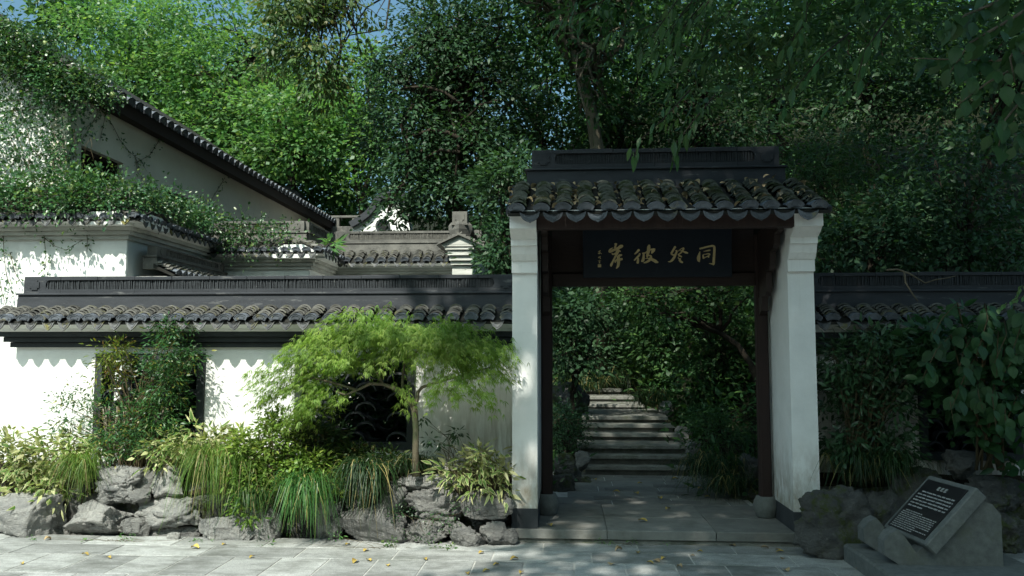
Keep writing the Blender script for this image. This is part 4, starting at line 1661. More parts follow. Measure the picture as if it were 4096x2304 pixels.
def rock_bank(label, x0, x1, Y, h, mat, seed):
    """the rough stone face behind and between the set rocks"""
    nx, nz = int((x1 - x0) / .045), 14
    off = Vector((seed * 3.1, seed * 1.7, 0))
    vs, fs = [], []
    for j in range(nz):
        for i in range(nx + 1):
            x = x0 + (x1 - x0) * i / nx
            u = j / (nz - 1)
            p = Vector((x * 2.1, u * 1.6, 0)) + off
            n1 = mnoise.fractal(p, 1.0, 2.1, 5)
            cell = 1 - abs(mnoise.noise(p * 1.7)) * 2
            top = h * (1 + .22 * mnoise.noise(Vector((x * 2.3, seed, 0))))
            vs.append((x, Y - .06 * n1 + .07 * max(0, cell) + .10 * u ** 2, -.06 + (top + .06) * u + .03 * n1 * u))
    for i in range(nx + 1):
        vs.append((vs[(nz - 1) * (nx + 1) + i][0], Y + .35, h * .9))
    for j in range(nz):
        for i in range(nx):
            a = j * (nx + 1) + i
            fs.append((a, a + 1, a + nx + 2, a + nx + 1))
    mb = MB()
    mb.add(vs, fs)
    o = mb.build('rock_bank', mat, None, True)
    tag(o, label, 'rock')


rock_bank('low rough rock bank behind the stacked rocks left of the gate', -6.6, -.53, 7.90, .50, 'rock_moss', 2)
rock_bank('mossy rock bank behind the stone tablet right of the gate', 2.30, 6.0, 7.90, .50, 'rock_moss', 5)


# ================================================================== SHRUBS, GRASSES
def blobs_px(lst, Y, dy=.25):
    """(px, py, rx px, ry px, sprays[, depth offset]) -> world blobs at depth Y"""
    out = []
    k = pxm(Y)
    for b in lst:
        yo = b[5] if len(b) > 5 else 0
        c = at(b[0], b[1], Y + yo)
        out.append(((c[0], Y + yo, c[2]), (b[2] * k, dy, b[3] * k), b[4]))
    return out


def shrub(name, label, cat, base_px, Y, blobs, mats, leaf, per, spread, shape='lance', droop=.3, dy=.25, stems=9, stem_r=.008, seed=1, group=None, top=.3,
          stem_mat='stem', inner=.3, up=.6, zbase=None, mi_alt=None):
    rng = np.random.RandomState(seed)
    bp = at(base_px[0], base_px[1], Y)
    if zbase is not None:
        bp[2] = zbase
    t = thing(name, label, cat, tuple(bp), 0, group)
    W = blobs_px(blobs, Y, dy)
    groups = []
    mb = MB()
    for bi, (c, r, n) in enumerate(W):
        pts, outs = shell_points(c, r, n, inner, rng, top)
        m = 0
        if mi_alt:
            m = mi_alt[bi]
        groups.append(sprays(pts - bp, outs, per, spread, leaf[0], leaf[1], droop, shape, m, rng, .6, up))
        for q in range(min(stems, n)):
            b0 = np.array([rng.uniform(-.12, .12), rng.uniform(-.08, .08), -.05])
            e = pts[q] - bp
            mid = b0 * .5 + e * .5 + np.array([-(e[0] - b0[0]) * .22, 0, abs(e[2]) * .12])
            mb.tube([b0, b0 * .7 + mid * .3 + np.array([0, 0, .03]), mid, mid * .4 + e * .6, e], [stem_r, stem_r * .9, stem_r * .75, stem_r * .5, stem_r * .25], 5)
    mb.build('stems', stem_mat, t, True)
    o = bpy.data.objects.new('foliage', leaf_mesh('foliage', groups, mats))
    link(o, t)
    return t


def grass_tuft(label, px, py, Y, length, spread, n, mat, seed, width=.006, lean=(0, -.5), squash=1.0, droop=1.0, zoff=0.0, root=.06, rise=.62):
    rng = np.random.RandomState(seed)
    c = at(px, py, Y)
    vs, fs = [], []
    S = 6
    rise_k = rng.uniform(.30, 1.05, n)
    for i in range(n):
        az = rng.uniform(0, 2 * math.pi)
        o = np.array([rng.normal(0, root), rng.normal(0, root * .6), rng.normal(0, .02)])
        out = np.array([math.cos(az) * squash + lean[0], math.sin(az) * .7 + lean[1], 0]) * spread * rng.uniform(.25, 1.25)
        L = length * rng.uniform(.6, 1.1)
        w = width * rng.uniform(.6, 1.2)
        kink = rng.normal(0, .05, 3)
        side = np.array([-out[1], out[0], 0])
        side = side / (np.linalg.norm(side) + 1e-9)
        b = len(vs)
        for s in range(S + 1):
            u = s / S
            h = L * (rise * math.sin(min(1.0, u * 1.25) * math.pi * .60) - droop * rise_k[i] * u ** 2.3)
            p = o + out * (u ** .9) * L / max(length, .01) + np.array([0, 0, h]) + kink * u * u
            ww = w * (1 - u ** 2.5) * .5 + .0006
            vs += [tuple(p + side * ww), tuple(p - side * ww)]
        for s in range(S):
            a = b + 2 * s
            fs.append((a, a + 1, a + 3, a + 2))
    mb = MB()
    mb.add(vs, fs)
    mb.mi = [1 if (k // S) % 9 == 0 else 0 for k in range(len(mb.f))]
    o = mb.build('grass_tuft', [mat, 'leaf_grass_dry'])
    o.location = (c[0], Y, c[2] + zoff)
    return tag(o, label, 'grass tuft')


def sasa(label, base_px, Y, blobs, seed, n_leaf=12, ln=.100, wd=.035):
    """dwarf bamboo with broad leaves edged in cream: a pale leaf with a narrower green leaf just above it"""
    rng = np.random.RandomState(seed)
    bp = at(base_px[0], base_px[1], Y)
    t = thing('dwarf_bamboo', label, 'shrub', tuple(bp))
    groups = []
    mb = MB()
    for (c, r, n) in blobs_px(blobs, Y, .22):
        pts, outs = shell_points(c, r, n, .35, rng, .35)
        g = sprays(pts - bp, outs, n_leaf, .06, ln, wd, .35, 'lance', 0, rng, .6, .8)
        groups.append(g)
        side = unit(np.cross(g[1], g[2]))
        upv = np.cross(side, g[1])
        keep = rng.rand(len(g[0])) < .85
        groups.append(((g[0] + upv * .0035 + g[1] * g[3][:, None] * .05)[keep], g[1][keep], g[2][keep], (g[3] * .84)[keep], (g[4] * .74)[keep], 'lance', 1))
        for q in range(min(10, n)):
            e = pts[q] - bp
            b0 = np.array([e[0] * .6 + rng.uniform(-.1, .1), rng.uniform(-.1, .1), -.1])
            mb.tube([b0, b0 * .5 + e * .5 + np.array([0, 0, .04]), e], [.005, .004, .002], 4)
    mb.build('stems', 'stem', t, True)
    o = bpy.data.objects.new('foliage', leaf_mesh('foliage', groups, ['leaf_sasa_edge', 'leaf_sasa']))
    link(o, t)
    return t


sasa('pale-edged dwarf bamboo filling the bed at the far left', (150, 1990), 7.95,
     [(40, 1850, 160, 130, 46), (190, 1830, 150, 110, 44), (330, 1810, 110, 80, 26), (60, 1960, 150, 60, 26), (230, 1930, 130, 70, 28), (150, 1990, 120, 40, 12)], 11)
sasa('pale-edged dwarf bamboo between the tall thin-leaved shrub and the azalea', (760, 1860), 7.95,
     [(700, 1800, 110, 80, 26), (830, 1770, 130, 60, 28), (650, 1830, 60, 60, 12), (920, 1790, 90, 60, 18)], 12)
sasa('cream-variegated dwarf bamboo in front of the left gate pier', (1930, 1960), 7.72,
     [(1930, 1870, 120, 80, 24), (2000, 1920, 70, 70, 14), (1850, 1890, 90, 50, 14), (1960, 1960, 90, 40, 10), (1790, 1880, 50, 40, 5)], 13, 10, .105, .030)

shrub('bamboo_shrub', 'tall feathery green shrub covering the left lattice window', 'shrub', (535, 1880), 8.0,
      [(690, 1330, 90, 45, 20), (680, 1420, 105, 70, 34), (660, 1530, 95, 95, 44), (640, 1650, 105, 95, 46), (610, 1760, 125, 70, 36), (555, 1690, 80, 70, 20),
       (470, 1760, 100, 75, 28), (440, 1650, 60, 85, 16), (470, 1415, 65, 50, 20), (430, 1500, 55, 50, 13), (300, 1590, 70, 60, 10), (260, 1690, 50, 60, 7), (770, 1420, 45, 60, 7)],
      ['leaf_nandina', 'leaf_nandina_young'], (.052, .0145), 32, .058, 'lance', .45, .22, 6, .007, 21, None, .2, 'stem', .25, .5, None,
      [0, 0, 0, 0, 0, 0, 0, 0, 1, 1, 0, 0, 0])
# upright canes of that shrub, seen under its foliage
cn = thing('cane_clump', 'clump of bare upright canes under the tall feathery shrub', 'shrub', tuple(at(530, 1880, 8.0)))
rng_ = random.Random(3)
for i in range(34):
    mb = MB()
    x = rng_.uniform(-.26, .24)
    mb.tube([(x, rng_.uniform(-.1, .1), -.08), (x * 1.08, 0, .25), (x * 1.25 + rng_.uniform(-.05, .05), .02, .62)], [.0075, .007, .006], 6)
    mb.build('cane', 'twig_pale' if i % 3 else 'stem', cn, True)

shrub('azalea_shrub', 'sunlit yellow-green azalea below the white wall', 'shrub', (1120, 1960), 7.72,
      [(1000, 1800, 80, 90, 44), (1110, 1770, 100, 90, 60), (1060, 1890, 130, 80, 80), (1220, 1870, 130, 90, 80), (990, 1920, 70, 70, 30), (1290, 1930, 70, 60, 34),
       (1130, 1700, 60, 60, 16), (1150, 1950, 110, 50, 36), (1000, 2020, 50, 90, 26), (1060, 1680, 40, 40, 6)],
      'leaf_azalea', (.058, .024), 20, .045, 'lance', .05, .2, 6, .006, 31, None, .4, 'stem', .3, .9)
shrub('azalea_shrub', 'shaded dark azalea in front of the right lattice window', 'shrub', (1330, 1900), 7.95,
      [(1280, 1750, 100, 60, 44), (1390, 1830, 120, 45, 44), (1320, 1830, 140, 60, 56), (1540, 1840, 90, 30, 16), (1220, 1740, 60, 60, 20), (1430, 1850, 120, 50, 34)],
      'leaf_azalea_shaded', (.058, .024), 20, .05, 'lance', .05, .2, 6, .006, 32, None, .4, 'stem', .3, .9)
shrub('seedling', 'thin dark seedling standing against the stained wall', 'plant', (1830, 1850), 8.1,
      [(1830, 1740, 30, 22, 5), (1760, 1790, 25, 25, 3), (1715, 1760, 14, 14, 2), (1690, 1680, 16, 14, 2)], 'leaf_nandina_dark', (.075, .024), 9, .03, 'lance', .8, .08, 3, .004, 33)
shrub('ground_creeper', 'small bright weeds at the foot of the middle rock pile', 'plant', (1560, 2180), 7.45,
      [(1560, 2165, 30, 14, 5), (1345, 2150, 18, 16, 3), (1770, 2190, 60, 12, 6), (1075, 2175, 14, 10, 3)], 'leaf_bright', (.035, .016), 9, .025, 'lance', .2, .05, 2, .002, 34)
shrub('ground_creeper', 'small green weeds along the foot of the left rock pile', 'plant', (500, 2150), 7.55,
      [(515, 2152, 24, 10, 4), (365, 2152, 12, 8, 2), (150, 2150, 14, 8, 2), (780, 2165, 18, 8, 3), (855, 2172, 14, 8, 2)], 'leaf_bright', (.03, .014), 8, .02, 'lance', .2, .04, 2, .002, 35)
shrub('ground_creeper', 'tiny weeds growing from the joint under the gate threshold', 'plant', (2525, 2172), 7.70,
      [(2525, 2166, 12, 7, 3), (2420, 2160, 20, 8, 3), (2655, 2172, 8, 4, 1)], 'leaf_bright', (.03, .010), 8, .018, 'lance', .2, .03, 2, .002, 36)
shrub('moss_creeper', 'dark ivy creeping over the shaded middle rocks', 'plant', (1690, 2080), 7.58,
      [(1600, 2060, 90, 30, 16), (1760, 2090, 90, 40, 18), (1850, 2040, 60, 30, 8), (1680, 2140, 90, 30, 12)], 'leaf_nandina_dark', (.022, .014), 9, .035, 'oval', .3, .05, 2, .002, 37)

grass_tuft('small pale grass tuft left of the top boulder', 320, 1905, 7.78, .46, .30, 330, 'leaf_grass_pale', 1, .006, (-.1, -.5))
grass_tuft('large yellow-green grass mound draped over the left rocks', 850, 1855, 7.66, .66, .32, 420, 'leaf_grass_pale', 2, .006, (-.2, -.4), 1.0, 1.15, 0, .10, .42)
grass_tuft('second yellow-green grass mound beside the azalea', 965, 1915, 7.68, .50, .24, 200, 'leaf_grass_pale', 3, .006, (.1, -.5), 1.0, 1.05)
grass_tuft('bright green fountain of grass spilling onto the paving', 1215, 2000, 7.48, .54, .30, 480, 'leaf_grass', 4, .0075, (0, -.35), 1.05, 1.10, 0, .08)
grass_tuft('long shade-darkened grass hanging over the middle rocks', 1470, 1880, 7.66, .60, .34, 420, 'leaf_grass_shaded', 5, .007, (-.15, -.5), 1.0, 1.05, 0, .10, .30)
grass_tuft('low spreading grass at the foot of the small maple', 1660, 1885, 7.92, .30, .30, 420, 'leaf_grass_shaded', 6, .006, (.1, -.35), 1.3, .55, 0, .10)
grass_tuft('dark grass under the hanging azalea at the bed front', 1010, 2010, 7.60, .32, .2, 260, 'leaf_grass', 7, .006, (0, -.4), 1.0, 1.0)
grass_tuft('dark grass beside the right gate pier', 3430, 1885, 7.86, .42, .30, 420, 'leaf_grass_shaded', 8, .006, (0, -.4), 1.2, .9, 0, .10)
grass_tuft('dark grass to the right of the gate pier under the leafy shrub', 3560, 1895, 7.86, .42, .30, 420, 'leaf_grass_shaded', 9, .006, (.1, -.4), 1.2, .9, 0, .10)
grass_tuft('dark mounded grass beside the garden path', 2855, 1900, 9.9, .52, .40, 520, 'leaf_grass_shaded', 10, .007, (-.3, -.4), 1.1, .85, 0, .14)
grass_tuft('dark grass mound at the foot of the path hedge', 2905, 1965, 9.5, .42, .34, 420, 'leaf_grass_shaded', 14, .007, (-.3, -.4), 1.1, .85, 0, .12)
grass_tuft('dark grass beside the bright rock at the upper steps', 2620, 1620, 13.6, .55, .45, 300, 'leaf_grass_shaded', 11, .009, (-.2, -.4), 1.0, .85, 0, .14)
grass_tuft('dark grass along the left of the uppermost steps', 2330, 1560, 15.8, .7, .6, 300, 'leaf_grass_shaded', 12, .011, (.2, -.4), 1.3, .8, 0, .2)
grass_tuft('dark grass by the top step on its right side', 2520, 1545, 16.4, .7, .6, 300, 'leaf_grass_shaded', 13, .011, (-.2, -.4), 1.3, .8, 0, .2)

# planting in the courtyard, seen through the lattice windows
for (x, z, rx, rz, sd, lb) in ((-4.3, .9, .95, .95, 91, 'dark courtyard bush seen through the left lattice window'), (-2.2, .85, .95, .9, 92, 'glossy camellia seen through the right lattice window'),
                               (3.8, .85, .9, .95, 93, 'dark bush behind the lattice window right of the gate')):
    tree('courtyard_bush', lb, (x, 9.6, -.05), [((x, 9.5, z), (rx * 1.1, .55, rz * 1.1), 560), ((x + .4, 9.3, z + .1), (rx * .8, .5, rz), 340)], 'leaf_dark', 'bark_dark', .04, (.085, .042), 24, .15, 'lance', .3, None, 'shrub', 4, .3, None, sd, .2, .2)

# shrubs right of the gate
shrub('leafy_shrub', 'shaded thin-leaved shrub against the wall right of the gate', 'shrub', (3440, 1900), 7.95,
      [(3410, 1450, 140, 100, 52), (3560, 1450, 140, 130, 56), (3390, 1600, 130, 130, 52), (3540, 1640, 140, 130, 54), (3400, 1760, 130, 90, 34), (3520, 1780, 120, 80, 28),
       (3480, 1345, 120, 36, 14), (3700, 1480, 90, 90, 20), (3640, 1350, 100, 36, 9)],
      'leaf_nandina_dark', (.085, .028), 15, .07, 'lance', .5, .2, 8, .009, 41, None, .2, 'stem', .3, .5)


def broad_leaf_mesh(name, L, W, mat):
    mb = MB()
    n = 7
    wf = [.0, .62, .96, 1.0, .84, .48, .0]
    for s in (-1, 1):
        vs, fs = [], []
        for i in range(n):
            u = i / (n - 1)
            y = L * u
            z = -L * .22 * u ** 2
            jag = 1 + (.06 if i % 2 else -.03)
            vs += [(0, y, z), (s * W * .5 * wf[i] * jag, y - .02 * L * wf[i], z + .05 * L * wf[i] * .6)]
        for i in range(n - 1):
            a = 2 * i
            q = (a, a + 1, a + 3, a + 2) if s > 0 else (a, a + 2, a + 3, a + 1)
            fs.append(q)
        mb.add(vs, fs)
    mb.tube([(0, -.28 * L, .02 * L), (0, 0, 0)], [.0022, .0016], 4)
    return mb.mesh(name, mat)


def look_leaf(pos, d, n, s, roll=0):
    d = Vector(d).normalized()
    n = Vector(n)
    x = d.cross(n)
    if x.length < 1e-4:
        x = d.cross(Vector((1, 0, 0)))
    x.normalize()
    z = x.cross(d)
    return Matrix(((x.x * s, d.x * s, z.x * s, pos[0]), (x.y * s, d.y * s, z.y * s, pos[1]), (x.z * s, d.z * s, z.z * s, pos[2]), (0, 0, 0, 1)))


def broad_plant(name, label, cat, base, branches, mesh_args, n_per, seed, filler=None, fill_mat='leaf_broad', mat='leaf_broad', twig='stem', spread=.06, tr=.012):
    """branches are polylines in world space; big leaves hang from them one by one"""
    rng = random.Random(seed)
    t = thing(name, label, cat, tuple(base))
    mes = [broad_leaf_mesh('broad_leaf', L, W, mat) for (L, W) in mesh_args]
    mb = MB()
    cnt = 0
    for br in branches:
        pts = [Vector(p) - Vector(base) for p in br]
        mb.tube(pts, [tr * (1 - .8 * i / (len(pts) - 1)) for i in range(len(pts))], 6)
        L = len(pts) - 1
        for k in range(n_per):
            if cnt >= 295:
                break
            u = (.15 + .85 * k / n_per) * L
            i = min(int(u), L - 1)
            p = pts[i].lerp(pts[i + 1], u - i)
            ax = (pts[i + 1] - pts[i]).normalized()
            sd = ax.cross(Vector((0, 0, 1)))
            if sd.length < .1:
                sd = Vector((1, 0, 0))
            sd.normalize()
            s = 1 if k % 2 else -1
            d = ax * .45 + sd * s * .55 + Vector((rng.uniform(-.25, .25), rng.uniform(-.25, .25), -.62 + rng.uniform(-.3, .2)))
            n = Vector((rng.uniform(-.5, .5), -.75 + rng.uniform(-.4, .3), .65))
            q = p + Vector((rng.gauss(0, spread * .4), rng.gauss(0, spread * .4), rng.gauss(0, spread * .3)))
            inst('leaf', mes[rng.randrange(len(mes))], t, look_leaf(q, d, n, rng.uniform(.7, 1.15)))
            cnt += 1
    mb.build('branches', twig, t, True)
    if filler:
        r2 = np.random.RandomState(seed)
        groups = []
        for (c, r, n, per) in filler:
            pts, outs = shell_points(c, r, n, .2, r2, .2)
            groups.append(sprays(pts - np.array(base), outs, per, .10, mesh_args[0][0] * .85, mesh_args[0][1] * .85, .6, 'oval', 0, r2, .6, .5))
        o = bpy.data.objects.new('inner_foliage', leaf_mesh('inner_foliage', groups, fill_mat))
        link(o, t)
        o['kind'] = 'stuff'
    return t


def px_path(lst):
    return [tuple(at(x, y, Y)) for x, y, Y in lst]


Yb = 7.25
base_b = at(3990, 1950, 7.6)
rngb = random.Random(5)
brs = []
for i in range(16):
    x1, y1 = rngb.uniform(3720, 4120), rngb.uniform(1270, 1700)
    x0, y0 = 3960 + rngb.uniform(-60, 60), 1880
    brs.append(px_path([(x0, y0, 7.6), ((x0 * .6 + x1 * .4), y0 * .55 + y1 * .45 - 40, 7.5), ((x0 + 3 * x1) / 4, y1 - 60, 7.35), (x1, y1, 7.2), (x1 + rngb.uniform(-60, 20), y1 + rngb.uniform(60, 150), 7.1)]))
fill = [((at(3900, 1500, 7.7)[0], 7.7, at(3900, 1500, 7.7)[2]), (.55, .3, .5), 60, 10), ((at(4060, 1650, 7.6)[0], 7.6, at(4060, 1650, 7.6)[2]), (.4, .3, .55), 50, 10),
        ((at(3850, 1380, 7.7)[0], 7.7, at(3850, 1380, 7.7)[2]), (.45, .3, .3), 30, 10)]
broad_plant('broad_leaved_shrub', 'broad-leaved dark shrub leaning in at the right edge above the tablet', 'shrub', base_b, brs, [(.125, .085), (.105, .07), (.14, .095)], 15, 51, fill)

# bright sprig in front of the right wall
broad_plant('leaf_sprig', 'bright compound leaf sprig reaching in before the right tiled wall', 'plant', at(4180, 1150, 7.3),
            [px_path([(4180, 1150, 7.3), (4090, 1185, 7.28), (4010, 1225, 7.25), (3985, 1240, 7.25)]), px_path([(4150, 1120, 7.3), (4080, 1150, 7.3), (4060, 1200, 7.3)])],
            [(.055, .032)], 9, 52, None, 'leaf_broad', 'leaf_bright', 'stem', .01, .004)

# dead twig hanging over the right wall
tw = thing('dead_twig', 'pale bare twig arching over the right tiled wall', 'branch', tuple(at(3545, 1080, 7.6)))
b0 = at(3545, 1080, 7.6)
mb = MB()
for pth, r in (([(3545, 1080), (3590, 1077), (3640, 1095), (3690, 1126), (3700, 1132)], .010), ([(3700, 1132), (3745, 1118), (3790, 1112), (3825, 1103)], .006),
               ([(3617, 1088), (3622, 1130), (3650, 1175), (3672, 1205)], .009)):
    mb.tube([at(x, y, 7.6) - b0 for x, y in pth], [r * (1 - .5 * i / len(pth)) for i in range(len(pth))], 6)
mb.build('twig', 'bark_pale', tw, True)


# ================================================================== SMALL WEEPING MAPLE
def lace_maple():
    Y = 7.72
    base = at(1662, 1880, Y)
    t = thing('lace_leaf_maple', 'small weeping maple with feathery lime-green leaves before the wall', 'tree', tuple(base))
    rng = np.random.RandomState(61)

    def W(x, y, dy=0):
        return at(x, y, Y + dy) - base
    mb = MB()
    mb.tube([W(1664, 1905), W(1662, 1800), W(1664, 1720), W(1660, 1660), W(1655, 1625)], [.038, .031, .029, .030, .033], 9)
    limbs = [
        ([(1655, 1625, 0), (1630, 1595, 0), (1608, 1565, 0), (1570, 1550, -.03), (1530, 1536, -.05), (1480, 1535, -.1), (1430, 1560, -.12), (1380, 1580, -.15), (1340, 1565, -.2)], .026),
        ([(1655, 1625, 0), (1668, 1600, 0), (1672, 1568, 0), (1690, 1548, .02), (1730, 1535, 0), (1800, 1515, -.05), (1880, 1490, -.1), (1960, 1470, -.15)], .022),
        ([(1608, 1565, 0), (1612, 1500, .05), (1620, 1440, .05), (1600, 1370, 0)], .016),
        ([(1530, 1536, -.05), (1505, 1480, 0), (1490, 1440, .05), (1440, 1380, .02), (1380, 1340, 0)], .016),
        ([(1430, 1560, -.12), (1330, 1530, -.2), (1240, 1510, -.2), (1150, 1520, -.2)], .013),
        ([(1380, 1340, 0), (1280, 1400, -.1), (1180, 1440, -.15)], .009), ([(1620, 1440, .05), (1720, 1370, 0), (1830, 1350, -.1), (1930, 1370, -.1)], .010),
        ([(1490, 1440, .05), (1350, 1440, -.1), (1240, 1450, -.1)], .010),
    ]
    for pl, r in limbs:
        n = len(pl)
        mb.tube([W(*p) for p in pl], [r * (1 - .7 * i / (n - 1)) for i in range(n)], 7)
    mb.build('trunk', 'bark_maple', t, True)
    # drooping tiers: (px, py, rx, ry, number of sprays, depth offset, depth radius)
    lobes = [(1160, 1500, 130, 70, 32, -.10, .30), (1095, 1560, 60, 50, 9, -.1, .2), (1270, 1430, 170, 80, 48, -.08, .34), (1400, 1360, 190, 80, 70, 0, .36),
             (1420, 1440, 180, 50, 26, -.15, .3), (1560, 1350, 190, 75, 66, .02, .36), (1600, 1430, 150, 45, 20, -.1, .3), (1740, 1370, 190, 75, 66, 0, .36),
             (1880, 1400, 160, 75, 56, 0, .32), (1955, 1440, 70, 65, 16, -.02, .26), (1900, 1480, 140, 55, 30, -.12, .26), (1810, 1540, 100, 45, 14, -.16, .2),
             (1300, 1600, 90, 60, 20, -.2, .2), (1230, 1560, 100, 50, 16, -.2, .2), (1230, 1660, 90, 45, 12, -.2, .15), (1890, 1580, 80, 35, 8, -.15, .15),
             (1420, 1265, 90, 26, 10, 0, .16), (1820, 1300, 110, 26, 10, 0, .16), (1610, 1560, 40, 25, 3, -.1, .1), (1060, 1600, 50, 34, 5, -.1, .1),
             (2035, 1400, 22, 36, 2, -.1, .1), (1520, 1270, 60, 24, 5, 0, .1)]
    groups = []
    k = pxm(Y)
    for (px, py, rx, ry, n, dy, dr) in lobes:
        c = W(px, py, dy)
        sp, so = shell_points(c, (rx * k, dr, ry * k), n, .25, rng, .6)
        tw_dir = unit(np.stack([so[:, 0] * .5 + (px - 1640) / 520.0 + rng.randn(n) * .3, so[:, 1] * .6 - .2 + rng.randn(n) * .3, -.30 + rng.randn(n) * .2], 1))
        m = 17
        u = rng.rand(n, m, 1)
        pts = (sp[:, None, :] + tw_dir[:, None, :] * (u - .35) * .26 + rng.randn(n, m, 3) * np.array([.035, .035, .022]) - np.array([0, 0, .05]) * u ** 2).reshape(-1, 3)
        N = n * m
        d0 = unit(np.repeat(tw_dir, m, 0) + np.array([0, 0, -.55]) + rng.randn(N, 3) * .32)
        side = unit(np.cross(d0, np.tile([0, 0, 1.0], (N, 1))) + rng.randn(N, 3) * .15)
        nrm = unit(np.cross(side, d0) + rng.randn(N, 3) * .3)
        for q in range(5):
            ang = (q - 2) * .40 + rng.randn(N) * .12
            d = d0 * np.cos(ang)[:, None] + side * np.sin(ang)[:, None]
            d[:, 2] -= .10 * abs(q - 2)
            ln = (.078 - .013 * abs(q - 2)) * (.65 + .6 * rng.rand(N))
            groups.append((pts, d, nrm, ln, np.full(N, .0062), 'lance', 0))
    o = bpy.data.objects.new('crown', leaf_mesh('crown', groups, 'leaf_maple_lace'))
    link(o, t)


lace_maple()


# ================================================================== IVY
def ivy_sheet(name, label, areas, seed, leaf=(.055, .034), strands=(), fruits=(), mat='leaf_ivy'):
    """areas: (centre, half-vector a, half-vector b, thickness, count); strands: polylines with leaves along them"""
    rng = np.random.RandomState(seed)
    base = np.array(areas[0][0], float) if areas else np.array(strands[0][0], float)
    t = thing(name, label, 'climbing plant', tuple(base))
    groups = []
    mb = MB()
    for (c, a, b, th, n) in areas:
        c, a, b = np.array(c, float), np.array(a, float), np.array(b, float)
        nrm0 = np.cross(a, b)
        nrm0 /= np.linalg.norm(nrm0)
        nsp = max(4, n // 14)
        uv = rng.uniform(-1, 1, (nsp, 2))
        pts = c + uv[:, :1] * a + uv[:, 1:] * b + nrm0 * np.abs(rng.randn(nsp, 1)) * th - base
        outs = unit(np.tile(nrm0, (nsp, 1)) + rng.randn(nsp, 3) * .5)
        groups.append(sprays(pts, outs, 14, .10, leaf[0], leaf[1], .5, 'oval' if leaf[0] > .05 else 'lance', 0, rng, 1.0, .5))
        for q in range(max(2, nsp // 14)):
            i, j = rng.randint(0, nsp, 2)
            if np.linalg.norm(pts[i] - pts[j]) < 1.6:
                mb.tube(limb_path(pts[i], pts[j], -.05, 4, rng), [.004] * 5, 4)
    for pl in strands:
        P = [np.array(p, float) - base for p in pl]
        mb.tube(P, [.0055 * (1 - .6 * i / len(P)) for i in range(len(P))], 4)
        pp = []
        for i in range(len(P) - 1):
            m = max(2, int(np.linalg.norm(P[i + 1] - P[i]) / .045))
            for k in range(m):
                pp.append(P[i] + (P[i + 1] - P[i]) * k / m)
        pp = np.array(pp)
        pp = pp[rng.rand(len(pp)) < .8]
        groups.append(sprays(pp, np.tile([0, -1.0, 0], (len(pp), 1)), 3, .035, leaf[0] * .9, leaf[1] * .9, .8, 'lance', 0, rng, 1.0, .4))
    mb.build('stems', 'stem', t, True)
    o = bpy.data.objects.new('foliage', leaf_mesh('foliage', groups, mat))
    link(o, t)
    for f in fruits:
        m = MB()
        m.lathe([(.012, -.045), (.032, -.035), (.044, -.005), (.036, .028), (.016, .045), (.006, .050)], tuple(np.array(f) - base), 12)
        m.build('fruit', 'fruit_green', t, True)
    return t


A = lambda x, y, Y: at(x, y, Y)
# front gable of the house
hy = 11.42
gl = []
for (x0, x1, y0, y1, th, n) in ((-60, 300, 300, 720, .09, 2900), (-60, 240, 120, 330, .16, 2600), (200, 420, 300, 420, .10, 900), (300, 380, 420, 700, .05, 160)):
    c = (A(x0, y0, hy) + A(x1, y1, hy)) / 2
    a = (A(x1, y0, hy) - A(x0, y0, hy)) / 2
    b = (A(x0, y0, hy) - A(x0, y1, hy)) / 2
    gl.append((c, a, b, th, n))
# along the sloping verge: leafy mound that overhangs the roof edge
for i in range(9):
    u = i / 8
    px, py = -60 + 450 * u, 110 + 260 * u
    c = A(px, py + 20, hy - .05)
    gl.append((c, np.array([.45, 0, -.18]), np.array([0, .18, .28 - .12 * u]), .16, 560))
strands = []
r9 = random.Random(9)
for i in range(12):
    x, y = r9.uniform(40, 330), r9.uniform(500, 640)
    strands.append([A(x, y, hy - .05), A(x + r9.uniform(-20, 40), y + 60, hy - .06), A(x + r9.uniform(-40, 60), y + 130, hy - .06)])
xw_ = HOUSE[3] + .02
S = lambda px, py: np.array([xw_, xw_ / slopes(px, py)[0], CAM[2] + slopes(px, py)[1] * xw_ / slopes(px, py)[0]])
for pl in ([(300, 690), (290, 600), (340, 540), (400, 440), (420, 385)], [(270, 640), (290, 570), (330, 520), (385, 480), (395, 400)],
           [(400, 430), (450, 500), (480, 560), (520, 610), (560, 640), (590, 690)], [(440, 400), (420, 470), (400, 560)],
           [(650, 540), (600, 620), (545, 650), (550, 690), (580, 720)], [(600, 700), (610, 740), (620, 770)], [(900, 710), (870, 760), (850, 790), (835, 830)], [(540, 620), (560, 690)]):
    strands.append([S(*p) for p in pl])
fr = [A(x, y, hy - .12) for x, y in ((55, 168), (75, 182), (175, 210), (180, 175), (292, 275), (75, 222))] + [A(450, 380, 11.3)]
ivy_sheet('climbing_ivy', 'dense ivy with green fruit smothering the front gable of the house', gl, 71, (.058, .036), strands, fr)

